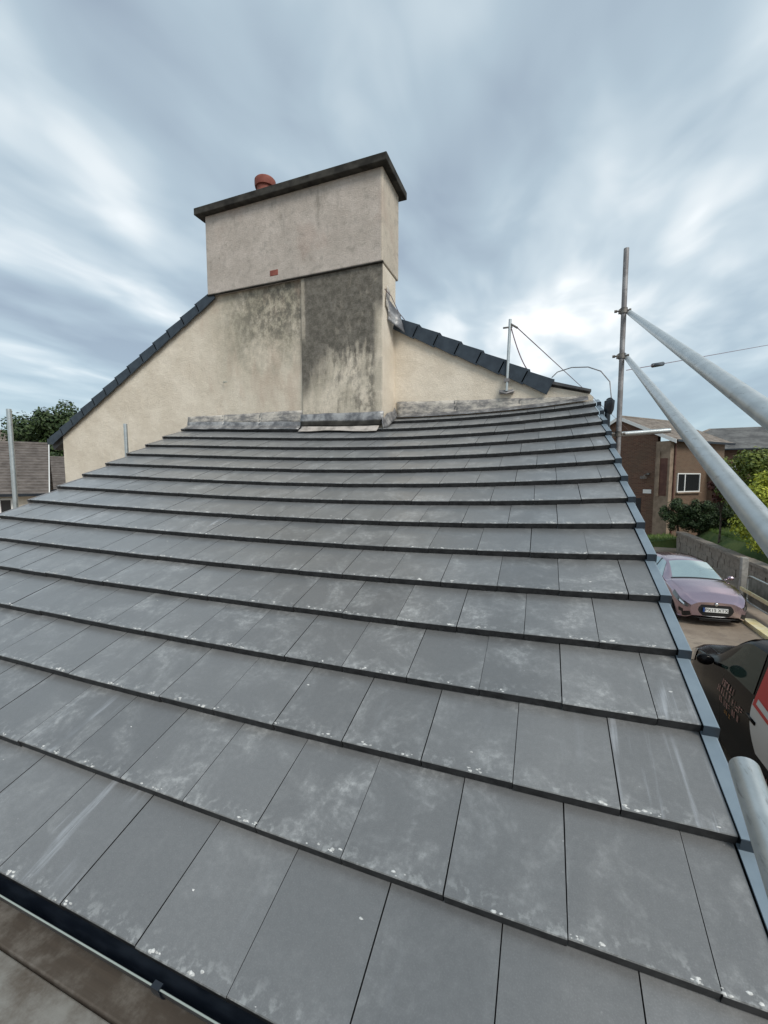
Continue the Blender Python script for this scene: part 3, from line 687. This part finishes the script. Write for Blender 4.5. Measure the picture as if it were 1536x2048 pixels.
M['greyp'] = mat('grey_gate_metal', rough=.5, metal=.2, fn=vary((.13, .135, .12), (.22, .225, .20), 5))
M['concp'] = mat('concrete_post', rough=.9, fn=vary((.24, .23, .21), (.36, .34, .31), 6))
po = MB().box(6.15, 6.33, 16.9, 17.08, -.02, 1.45); po = po.build('gate_post', M['concp'], None, bevel=.02); tag(po, 'plain concrete post beside the mauve hatchback', 'post')
gt = empty('yard_gate', (6.0, 15.0, 0)); tag(gt, 'grey sheet metal gate with rounded tube frame and cream timber rail', 'gate')
fr = []
for a in range(41):
    t = a/40*2*math.pi; cx_, cz_ = 1.15, .42; e_ = .22
    c_, s_ = math.cos(t), math.sin(t); fr.append((6.05, 15.0+cx_*math.copysign(abs(c_)**e_, c_), .62+cz_*math.copysign(abs(s_)**e_, s_)))
MB().tube(fr, .022, 10, cap=False).build('frame', M['galv'], gt, smooth=True)
MB().box(6.055, 6.065, 13.9, 16.1, .24, 1.0).build('panel', M['greyp'], gt)
MB().box(5.88, 5.93, 11.6, 16.2, .54, .64).build('timber_rail', M['kerbp'], gt)
for yy in (11.8, 16.0): MB().box(5.931, 6.0, yy, yy+.07, -.02, .62).build('rail_post', M['greyp'], gt)
MB().tube([(5.85, 13.4, .03), (5.85, 13.4, .30), (5.85, 13.3, .36), (5.85, 12.1, .36), (5.85, 12.0, .30), (5.85, 12.0, .03)], .022, 10).build('hoop', M['galv'], gt, smooth=True)
MB().tube([(9.7, 20.6, -.05), (9.7, 20.6, Z(5.5))], [.11, .08], 14).build('post', M['bark'], wp, smooth=True)
MB().box(9.5, 9.9, 20.47, 20.51, Z(5.16), Z(5.24)).build('cross_arm', M['bark'], wp)

# ------------------------------------------------------------------ brick hall (rotated) and other buildings
M['brickt'] = mat('tan_brick', rough=.9, fn=brick_fn((.105, .060, .036), (.14, .085, .052), (.15, .115, .085)))
M['sandst'] = mat('sandstone', rough=.9, fn=vary((.19, .14, .10), (.27, .205, .15), 3))
M['rooft'] = mat('brown_roof_tile', rough=.85, fn=lambda k: k.mix(k.rng(k.noise(k.obj, 2.5, 6, .7), .35, .65), (.14, .115, .095), (.24, .205, .175)))
M['roofg'] = mat('grey_roof_tile', rough=.85, fn=lambda k: k.mix(k.rng(k.noise(k.obj, 1.2, 6, .7), .35, .65), (.10, .10, .10), (.19, .19, .185)))
M['doorr'] = mat('maroon_panel', rough=.7, fn=vary((.075, .028, .02), (.115, .05, .035), 3))
M['darkd'] = mat('dark_doorway', (.006, .007, .01), .5)
TH = R_(-42); HB = Matrix.Translation((7.48, 31.6, -.15*CH)) @ Matrix.Rotation(TH, 4, 'Z') @ Matrix.Scale(1.15, 4)
# local frame: +Y runs away along the window wall, -X runs along the gable to the left
hall = link('brick_hall', None, None, HB); tag(hall, 'brown brick hall with pitched tile roof and white window beyond the yard', 'building')
def hp(mb, name, m, parent=None, **kw):
    mb.v = [tuple(HB @ Vector(q)) for q in mb.v]
    o = mb.build(name, m, parent or hall, **kw); return o
ez = Z(2.1); rz_ = Z(3.6)
def hp_l(mb, name, m, parent=None, **kw):      # keeps local coordinates so that the brick pattern follows the wall
    me = mb.mesh(name, m, kw.get('smooth', False)); return link(name, me, parent or hall, HB)
gable_h = hp_l(MB().prism([(-6.0, 0, 0), (-.78, 0, 0), (-.78, 0, ez+.32), (-3.0, 0, rz_), (-6.0, 0, ez)], (0, .3, 0)), 'gable_wall', M['brick'])
hp_l(MB().box(-.78, 0, -.10, .25, 0, ez-.10), 'stone_corner', M['sandst'])
hp_l(MB().box(-.50, -.12, -.125, -.095, Z(-1.05), Z(1.05)), 'maroon_panel', M['doorr'])
hp_l(MB().box(-.66, -.52, -.17, -.09, Z(-1.1), Z(1.45)), 'pilaster', M['sandst'])
hp_l(MB().box(-.28, .0, .25, 5.6, 0, ez), 'window_wall', M['brickt'])
hp_l(MB().tube([(.05, .28, .02), (.05, .28, ez)], .05, 10), 'drainpipe', M['doorr'], smooth=True)
rl = MB()
for sgn, xe in ((1, .35), (-1, -6.35)):
    N_ = 12
    for i in range(N_):
        t0, t1 = i/N_, (i+1)/N_
        xa, xb = xe+(-3.0-xe)*t0, xe+(-3.0-xe)*t1; za, zb = ez-.12+(rz_+.02-ez+.12)*t0, ez-.12+(rz_+.02-ez+.12)*t1
        rl.prism([(xa, -.25, za+.03), (xb, -.25, zb+.01), (xb, -.25, zb+.06), (xa, -.25, za+.085)], (0, 6.1, 0))
hroof = hp_l(rl, 'roof', M['rooft'])
hp_l(MB().tube([(-3.0, -.27, rz_+.07), (-3.0, 5.9, rz_+.07)], .09, 10), 'ridge_tiles', M['rooft'], hroof, smooth=True)
for xe in (.37, -6.37):
    hp_l(MB().prism([(xe, -.29, ez-.26), (-3.0, -.29, rz_-.12), (-3.0, -.29, rz_+.08), (xe, -.29, ez-.06)], (0, .035, 0)), 'barge_board', M['white'], hroof)
hp_l(MB().box(.32, .43, -.2, 5.85, ez-.17, ez-.06), 'gutter', M['black'], hroof)
def hwin(y0, y1, z0, z1, mull):
    w = hp_l(MB().box(.004, .03, y0, y1, z0, z1), 'window', M['glass'])
    t = .06; m = MB()
    m.box(-.02, .06, y0-t, y1+t, z0-t, z0).box(-.02, .06, y0-t, y1+t, z1, z1+t).box(-.02, .06, y0-t, y0, z0, z1).box(-.02, .06, y1, y1+t, z0, z1)
    for yy in mull: m.box(-.01, .055, yy-.035, yy+.035, z0, z1)
    hp_l(m, 'window_frame', M['white'], w); hp_l(MB().box(0, .14, y0-.1, y1+.1, z0-.13, z0-t-.002), 'window_sill', M['sandst'], w)
hwin(.7, 2.9, Z(-.80), Z(.16), (1.4,))
hp_l(MB().box(-2.35, -1.55, -.02, .02, 0, Z(-1.25)), 'doorway', M['darkd'])
hp_l(MB().box(-1.45, -.98, -.03, -.001, Z(-.95), Z(-.72)), 'notice_board', M['white'])
hp_l(MB().tube([(-1.32, 0, Z(.15)), (-1.32, -.16, Z(.12)), (-1.32, -.24, Z(.05))], .03, 8).box(-1.46, -1.18, -.36, -.18, Z(-.10), Z(.06)).box(-1.25, -1.1, -.1, -.0, Z(.12), Z(.24)), 'floodlight', M['fitting'])
# flat-roofed porch with white fascia further along the window wall
hp_l(MB().box(.0, 1.9, 3.9, 6.2, 0, Z(.42)), 'porch_wall', M['brickt'])
hp_l(MB().box(-.0, 2.15, 3.7, 6.4, Z(.42), Z(.66)), 'porch_fascia', M['white'])

def gable_house(name, label, base, rz, w, d, eave, ridge, wallm, roofm, wins=(), hip=0, courses=26):
    Mx = Matrix.Translation(base) @ Matrix.Rotation(rz, 4, 'Z'); h = link(name, None, None, Mx); tag(h, label, 'building')
    def L(mb, nm, m, p=None, smooth=False): return link(nm, mb.mesh(nm, m, smooth), p or h, Mx)
    L(MB().box(-w/2, w/2, 0, d, -.1, eave), 'wall', wallm)
    o = .35; rm = MB()
    for side in (0, 1):
        for i in range(courses):
            t0, t1 = i/courses, (i+1)/courses
            ya = -o+(d/2+o)*t0; yb = -o+(d/2+o)*t1; za = eave-.1+(ridge-eave+.1)*t0; zb = eave-.1+(ridge-eave+.1)*t1
            xa = w/2+o-hip*t0; xb = w/2+o-hip*t1
            if side: ya, yb = d-ya, d-yb
            rm.quad((-xa, ya, za+.045), (xa, ya, za+.045), (xb, yb, zb), (-xb, yb, zb)); rm.quad((-xa, ya, za), (xa, ya, za), (xa, ya, za+.045), (-xa, ya, za+.045))
    if hip:
        for sx in (-1, 1): rm.quad((sx*(w/2+o), -o, eave-.05), (sx*(w/2+o), d+o, eave-.05), (sx*(w/2+o-hip), d/2, ridge))
    else:
        for sx in (-1, 1): rm.quad((sx*w/2, 0, eave-.1), (sx*w/2, d, eave-.1), (sx*w/2, d/2, ridge-.05))
    rf = L(rm, 'roof', roofm)
    L(MB().tube([(-w/2-o+hip, d/2, ridge+.0), (w/2+o-hip, d/2, ridge+.0)], .09, 8), 'ridge_tiles', roofm, rf, True)
    if hip:
        for sx in (-1, 1): L(MB().tube([(sx*(w/2+o), -o, eave-.02), (sx*(w/2+o-hip), d/2, ridge)], .10, 8), 'hip_tiles', M['rooft'], rf, True)
    else:
        for sx in (-1, 1): L(MB().prism([(sx*(w/2+o), -o, eave-.22), (sx*(w/2+o), d/2, ridge-.14), (sx*(w/2+o), d/2, ridge+.04), (sx*(w/2+o), -o, eave-.02)], (sx*.03, 0, 0)), 'barge_board', M['white'], rf)
    L(MB().box(-w/2-o, w/2+o, -o-.1, -o, eave-.16, eave-.05), 'gutter', M['black'], rf)
    for x0, x1, z0, z1 in wins:
        wi = L(MB().box(x0, x1, -.02, .01, z0, z1), 'window', M['glass']); t = .07
        f = MB().box(x0-t, x1+t, -.05, .0, z0-t, z0).box(x0-t, x1+t, -.05, .0, z1, z1+t).box(x0-t, x0, -.05, 0, z0, z1).box(x1, x1+t, -.05, 0, z0, z1).box((x0+x1)/2-.03, (x0+x1)/2+.03, -.045, 0, z0, z1)
        L(f, 'window_frame', M['white'], wi)
    return h, L
M['roofb'] = mat('dark_brown_tile', rough=.85, fn=lambda k: k.mix(k.rng(k.noise(k.obj, 3, 6, .7), .35, .65), (.085, .072, .064), (.15, .13, .118)))
def along(az_deg, D): return Vector((math.sin(R_(az_deg))*D, math.cos(R_(az_deg))*D, 0))
RB = R_(58); RD = Vector((math.cos(RB), math.sin(RB), 0))
gable_house('bungalow', 'low bungalow with brown tiled roof and white window beside the cream gable', along(-59.7, 22)-RD*6.35, RB, 12, 6.0, Z(-.60), Z(1.5), M['wallr'], M['roofb'], [(4.5, 5.15, Z(-1.55), Z(-.9)), (-2, 0, Z(-1.7), Z(-.9))], courses=18)
gable_house('bungalow', 'second bungalow with brown tiled roof set back behind the first', along(-57.5, 29)-RD*4.2, RB, 11, 6.0, Z(-.6), Z(1.15), M['sandst'], M['roofb'], courses=18)
gable_house('bungalow', 'pale roofed house farther off behind the two brown bungalows', along(-62.5, 40)-RD*9.5, RB, 18, 8, Z(1.0), Z(3.55), M['sandst'], M['rooft'], courses=16)
gable_house('hipped_house', 'long brick house with grey hipped roof far behind the hall', (20.2, 40, 0), R_(-4), 22, 9, Z(2.25), Z(4.15), M['brick'], M['roofg'], [(-5.8, -5.0, Z(.6), Z(1.7)), (-2.6, -1.4, Z(.6), Z(1.7)), (1.5, 2.7, Z(.6), Z(1.7))], hip=4.2, courses=18)

# ------------------------------------------------------------------ cars
ST = [  # y, w0, z0, w1, z1, w2, z2, w3, z3, z4
    (0.00, .52, .30, .56, .42, .55, .58, .40, .655, .675),
    (0.07, .66, .22, .70, .44, .66, .63, .50, .70, .73),
    (0.28, .76, .20, .80, .50, .76, .74, .60, .82, .86),
    (0.62, .79, .20, .835, .56, .80, .86, .66, .92, .965),
    (1.02, .80, .20, .845, .60, .815, .94, .70, 1.00, 1.04),
    (1.20, .80, .20, .845, .60, .815, .955, .66, 1.03, 1.065),
    (1.60, .80, .20, .845, .61, .81, .975, .58, 1.25, 1.30),
    (1.98, .80, .20, .845, .61, .805, .99, .52, 1.41, 1.465),
    (2.50, .80, .20, .845, .62, .80, 1.01, .525, 1.445, 1.51),
    (3.05, .80, .20, .845, .62, .79, 1.04, .55, 1.425, 1.495),
    (3.50, .79, .21, .84, .62, .77, 1.065, .54, 1.36, 1.44),
    (3.80, .77, .24, .82, .62, .745, 1.05, .555, 1.20, 1.25),
    (3.98, .73, .28, .78, .62, .71, .98, .56, 1.03, 1.05),
    (4.06, .66, .32, .70, .60, .64, .85, .52, .90, .91)]
STC = ST
STV = [
    (0.00, .60, .30, .66, .42, .66, .70, .52, .80, .82), (0.10, .70, .22, .76, .46, .74, .80, .60, .88, .91),
    (0.45, .78, .20, .83, .55, .80, .92, .66, .99, 1.03), (0.85, .80, .20, .85, .60, .82, 1.00, .71, 1.06, 1.10),
    (1.02, .80, .20, .85, .60, .82, 1.02, .73, 1.10, 1.14), (1.38, .80, .20, .85, .61, .82, 1.03, .70, 1.36, 1.42),
    (1.68, .80, .20, .85, .61, .82, 1.04, .68, 1.52, 1.58), (2.20, .80, .20, .85, .62, .82, 1.05, .68, 1.56, 1.63),
    (3.00, .80, .20, .85, .62, .82, 1.05, .68, 1.56, 1.63), (3.70, .79, .21, .845, .62, .81, 1.05, .68, 1.55, 1.62),
    (3.98, .78, .25, .83, .62, .80, 1.05, .67, 1.51, 1.58), (4.06, .74, .30, .79, .62, .76, 1.04, .64, 1.46, 1.52)]
def cr(a, b, c, d, t): return .5*((2*b)+(-a+c)*t+(2*a-5*b+4*c-d)*t*t+(-a+3*b-3*c+d)*t**3)
def prof(y):
    y = max(0, min(4.06, y))
    for i in range(len(ST)-1):
        if y <= ST[i+1][0]: break
    t = (y-ST[i][0])/(ST[i+1][0]-ST[i][0]); p = [ST[max(i-1, 0)], ST[i], ST[i+1], ST[min(i+2, len(ST)-1)]]
    return [.6*cr(*(q[k] for q in p), t)+.4*(p[1][k]+(p[2][k]-p[1][k])*t) for k in range(1, 10)]
def car_pt(y, b, side=1, offs=0):
    """b in 0..4: sill, widest, belt, rail, centre line"""
    w0, z0, w1, z1, w2, z2, w3, z3, z4 = prof(y)
    P = [(w0, z0), (w1, z1), (w2, z2), (w3, z3), (0, z4)]
    b = max(0, min(4, b)); i = min(3, int(b)); t = b-i
    if i == 3:   # crowned top panel
        x = w3*(1-t); z = z3+(z4-z3)*(1-(1-t)**2); x -= 0
    else:
        x = P[i][0]+(P[i+1][0]-P[i][0])*t; z = P[i][1]+(P[i+1][1]-P[i][1])*t
        if i == 1: x += .018*math.sin(math.pi*t)
        if i == 0: x += .012*math.sin(math.pi*t)
    v = Vector((side*x, y, z))
    if offs:
        e = .01
        a = car_pt(min(y+e, 4.06), b)-car_pt(max(y-e, 0), b); c = car_pt(y, min(b+.02, 4))-car_pt(y, max(b-.02, 0))
        nn = c.cross(a) if True else None
        nn = nn.normalized()
        if nn.x < -.001 and b < 3.9: nn = -nn
        if b >= 3 and nn.z < 0: nn = -nn
        v += Vector((nn.x*side, nn.y, nn.z))*offs
    return v
def patch(y0, y1, b0, b1, side, offs=.006, nu=10, nv=6, yfn=None):
    def fn(u, v):
        b = b0+(b1-b0)*v; ya, yb = (y0, y1) if not callable(y0) else (y0(v), y1(v)); return car_pt(ya+(yb-ya)*u, b, side, offs)
    return MB().grid(fn, nu, nv, side < 0)
def wheel_parts(root, Mx, cx, cy, side, m_t, m_r):
    def cyl(prof_, nm, m, p):
        mb = MB().lathe(prof_, (0, 0, 0), 28); mb.v = [(cx+side*z, cy+x, .30+y) for x, y, z in mb.v]; return link(nm, mb.mesh(nm, m, True), p, Mx)
    w = cyl([(.20, -.09), (.275, -.095), (.30, -.07), (.30, .07), (.275, .095), (.20, .09)], 'wheel', m_t, root); w['label'] = 'black rubber tyre with silver rim'
    cyl([(.20, .085), (.205, .07), (.17, .05), (.05, .065), (.0001, .07)], 'rim', m_r, w)
def make_car(name, label, Mx, paint, van=False, plate='PX15 XTX'):
    global ST
    ST = STV if van else STC
    root = link(name, None, None, Mx); tag(root, label, 'van' if van else 'car')
    wa, wb, ra_, rb_ = (1.04, .58, 3.985, .05) if van else (1.22, .70, 3.53, .25)
    def L(mb, nm, m, p=None, smooth='all'): return link(nm, mb.mesh(nm, m, smooth), p or root, Mx)
    ys = [i*4.06/72 for i in range(73)]
    body = MB(); nb = 26
    for side in (1, -1): body.grid(lambda u, v, side=side: car_pt(4.06*u, 4*v, side), 80, nb, side < 0)
    for yy in (0, 4.06):
        ringp = [car_pt(yy, 4*k/nb) for k in range(nb+1)]; full = ringp+[Vector((-q.x, q.y, q.z)) for q in reversed(ringp[:-1])]
        body.quad(*(full if yy == 0 else full[::-1]))
    body.quad(*[Vector((sx*.78, yy, .205)) for sx, yy in ((1, .2), (1, 3.9), (-1, 3.9), (-1, .2))])
    bo = L(body, 'body', paint)
    gl = M['vglass'] if van else M['cglass']; bk = M['cblack']
    L(MB().grid(lambda u, v: car_pt(wa+wb*v, 3.06+.94*(1-abs(2*u-1)), 1 if u < .5 else -1, .006), 24, 10), 'windscreen', gl)
    L(MB().grid(lambda u, v: car_pt(ra_+rb_*v, 3.08+.92*(1-abs(2*u-1)), 1 if u < .5 else -1, .006), 24, 8), 'rear_window', gl)
    L(MB().grid(lambda u, v: car_pt(wa-.055+.05*v, 3.0+1.0*(1-abs(2*u-1)), 1 if u < .5 else -1, .008), 24, 2), 'wiper_cowl', bk)
    for side in (1, -1):
        for (ya, yb, yc, yd) in ((1.22, 2.08, 1.58, 2.02) if van else (1.45, 2.28, 1.92, 2.28), (2.36, 3.10, 2.36, 3.02), (3.16, 3.42, 3.08, 3.22))[:1 if van else 3]:
            mb = MB().grid(lambda u, v: car_pt((ya+(yc-ya)*v)*(1-u)+(yb+(yd-yb)*v)*u, 2.10+.80*v, side, .006), 10, 6, side < 0); L(mb, 'side_window', gl)
        if not van: L(patch(2.29, 2.35, 2.05, 2.95, side, .008, 2, 6), 'window_pillar', bk)
        L(MB().grid(lambda u, v: car_pt(.40+(wa-.46)*u, 2.93+.025*v, side, .002), 8, 1, side < 0), 'bonnet_gap', bk)
        L(MB().grid(lambda u, v: car_pt(.012+.13*u, .12+.75*v*(1-.5*u), side, .006), 6, 6, side < 0), 'lower_intake', bk)
        L(MB().grid(lambda u, v: car_pt(.035+.50*u, 1.42+.42*v+.30*u-.10*u*(1-v), side, .010), 12, 5, side < 0), 'headlight', M['clamp'])
        hl = MB().grid(lambda u, v: car_pt(.08+.14*u, 1.56+.20*v+.06*u, side, .016), 6, 4, side < 0); L(hl, 'headlight_lens', M['chrome'])
        L(MB().grid(lambda u, v: car_pt(.10+.12*u, .55+.35*v, side, .008), 5, 4, side < 0), 'fog_recess', bk)
        L(patch(3.86, 4.02, 1.3, 2.1, side, .008, 6, 6), 'tail_light', M['tail'])
        mi = MB(); c = car_pt(wa+.26, 2.10, side)
        mi.tube([(c.x, c.y, c.z), (c.x+side*.07, c.y-.01, c.z+.02)], .02, 8)
        for ax in range(1):
            mi.lathe([(.001, -.05), (.05, -.045), (.068, -.01), (.068, .03), (.05, .055), (.001, .06)], (0, 0, 0), 16)
        k0 = len(mi.v)-16*6
        mi.v[k0:] = [(c.x+side*(.16+x*1.25), c.y+.0+z*.9, c.z+.055+y*.9) for x, y, z in mi.v[k0:]]
        L(mi, 'wing_mirror', paint)
        for hy in (2.18, 2.98): L(MB().box(*sorted((side*.835, side*.862)), hy-.09, hy+.09, .885, .915), 'door_handle', paint)
        for yy in (1.42, 2.32, 3.12): L(MB().grid(lambda u, v: car_pt(yy-.004+.008*u+.03*math.sin(v*3.1), .25+1.85*v, side, .0015), 1, 10, side < 0), 'door_gap', bk)
        for wy in (.72, 3.25):
            arch = MB(); k_ = 24
            for i in range(k_):
                t0, t1 = math.pi*i/k_, math.pi*(i+1)/k_
                def ap(t, r):
                    yy = wy+r*math.cos(t); zz = .30+r*math.sin(t); w0, z0, w1, z1 = prof(yy)[:4]
                    tt = max(0, min(1, (zz-z0)/(z1-z0))); xx = w0+(w1-w0)*tt+.012*math.sin(math.pi*tt)+.006
                    return (side*xx, yy, max(zz, z0-.0))
                arch.quad(ap(t0, .335), ap(t0, .02), ap(t1, .02), ap(t1, .335))
            L(arch, 'wheel_arch', bk); wheel_parts(root, Mx, side*.775, wy, side, M['tyre'], M['rim_c'])
    # front end
    L(MB().grid(lambda u, v: ((-.40+.80*u)*(1-.9*(v-.55)**2), -.02+.012*abs(2*u-1)**2, .31+.29*v), 10, 4), 'grille', bk)
    for (zz, wd, m_) in ((.300, .40, 'rim_c'), (.24, .56, 'cblack')):
        L(MB().tube([(-wd+2*wd*t/12, -.016+.10*abs(2*t/12-1)**3, zz+.05*abs(2*t/12-1)**2*(1 if zz > .3 else 0)) for t in range(13)], .011, 8), 'grille_trim', M[m_])
    pl = L(MB().box(-.26, .26, -.045, -.022, .42, .53), 'number_plate', M['plate'], smooth=False)
    L(MB().box(-.305, -.262, -.046, -.021, .42, .53), 'plate_band', M['blue'], pl, smooth=False)
    fc = bpy.data.curves.new('plate_lettering', 'FONT'); fc.body = plate; fc.size = .115; fc.align_x = 'CENTER'; fc.align_y = 'CENTER'; fc.extrude = .001; fc.materials.append(bk)
    tmp = bpy.data.objects.new('tmp', fc); COL.objects.link(tmp); bpy.context.view_layer.update()
    tme = bpy.data.meshes.new_from_object(tmp.evaluated_get(bpy.context.evaluated_depsgraph_get())); bpy.data.objects.remove(tmp)
    fo = link('plate_lettering', tme, pl, Mx @ Matrix.Translation((0, -.048, .474)) @ Matrix.Rotation(math.pi/2, 4, 'X')); 
    L(MB().lathe([(.001, .006), (.035, .004), (.04, 0)], (0, 0, 0), 20), 'badge', M['chrome']).matrix_basis = Mx @ Matrix.Translation((0, -.02, .625)) @ Matrix.Rotation(math.pi/2, 4, 'X')
    L(MB().box(-.35, .35, .02, .10, .17, .235), 'bumper_lip', bk, smooth=False)
    return root, L
M['cglass'] = mat('car_glass', (.42, .52, .52), .04, .9, .72, coat=.5)
M['vglass'] = mat('van_glass', (.03, .052, .046), .05, .3)
M['cblack'] = mat('car_black_trim', (.008, .008, .009), .4)
M['clamp'] = mat('headlamp_glass', (.06, .06, .065), .08, .9, coat=1)
M['chrome'] = mat('chrome', (.75, .75, .76), .12, .5, 1.0)
M['tail'] = mat('tail_lamp', (.35, .01, .01), .15)
M['tyre'] = mat('tyre_rubber', (.015, .015, .015), .8)
M['rim_c'] = mat('alloy_rim', (.35, .35, .36), .3, .5, .8)
M['plate'] = mat('white_plate', (.72, .72, .70), .4)
M['blue'] = mat('plate_blue', (.01, .05, .20), .4)
def mauve(k): return k.mix(k.rng(k.noise(k.obj, 2, 3), .3, .7), (.42, .315, .365), (.45, .345, .395))
M['mauve'] = mat('mauve_metallic', rough=.2, spec=.5, metal=.95, fn=mauve, coat=.7)
M['bpaint'] = mat('black_car_paint', (.005, .005, .006), .18, .12)
make_car('parked_car', 'mauve metallic hatchback parked facing out with white number plate', Matrix.Translation((4.45, 13.6, 0)) @ Matrix.Rotation(R_(5), 4, 'Z') @ Matrix.Scale(1.03, 4), M['mauve'])
BX = Matrix.Translation((3.53, 8.95, 0)) @ Matrix.Rotation(math.pi, 4, 'Z') @ Matrix.Scale(1.28, 4)
bc, BL = make_car('parked_van', 'small black van with red and white signwriting parked beside the lean-to', BX, M['bpaint'], True)
M['decr'] = mat('red_vinyl', (.55, .012, .015), .35); M['decw'] = mat('white_vinyl', (.62, .64, .64), .4); M['dect'] = mat('pink_lettering', (.42, .22, .20), .5); M['deco'] = mat('amber_mark', (.35, .16, .02), .5)
sd = 1   # after the half turn the car's +x side looks at the lean-to
BL(MB().grid(lambda u, v: car_pt(2.12+1.6*u+.20*(1-v)**2*(1-u), 1.05+1.0*v, sd, .006), 12, 10), 'vinyl_graphic', M['decw'])['label'] = 'white vinyl swoosh'
BL(MB().grid(lambda u, v: car_pt(2.12+1.6*u+.02*(1-v)*(1-u), 1.95+.80*v-.35*u*(1-v), sd, .010), 12, 10), 'vinyl_graphic', M['decr'])['label'] = 'red vinyl swoosh'
BL(MB().grid(lambda u, v: car_pt(2.20+1.5*u, 2.02+.10*v-.30*u, sd, .014), 12, 3), 'vinyl_stripe', M['decw'])
rt_ = random.Random(11)
def letters(y0, y1, b0, h, m_):
    mb = MB(); y = y0
    while y < y1:
        w = rt_.uniform(.028, .05)
        for kx in range(rt_.choice((2, 3))):
            if rt_.random() < .6: ya = y+rt_.uniform(0, w*.7); mb.grid(lambda u, v: car_pt(ya+.010*u, b0+h*v, sd, .007), 1, 3)
            else: vv = rt_.choice((0, .45, .85)); mb.grid(lambda u, v: car_pt(y+w*u, b0+h*(vv+.15*v), sd, .0075), 2, 1)
        y += w+rt_.choice((.015, .015, .05))
    BL(mb, 'lettering', m_)
letters(1.45, 1.75, 1.70, .16, M['dect']); letters(1.38, 1.98, 1.48, .16, M['dect']); letters(1.45, 1.95, 1.26, .15, M['dect']); letters(1.6, 1.8, 1.10, .10, M['deco'])
letters(2.3, 3.6, .66, .16, M['dect'])
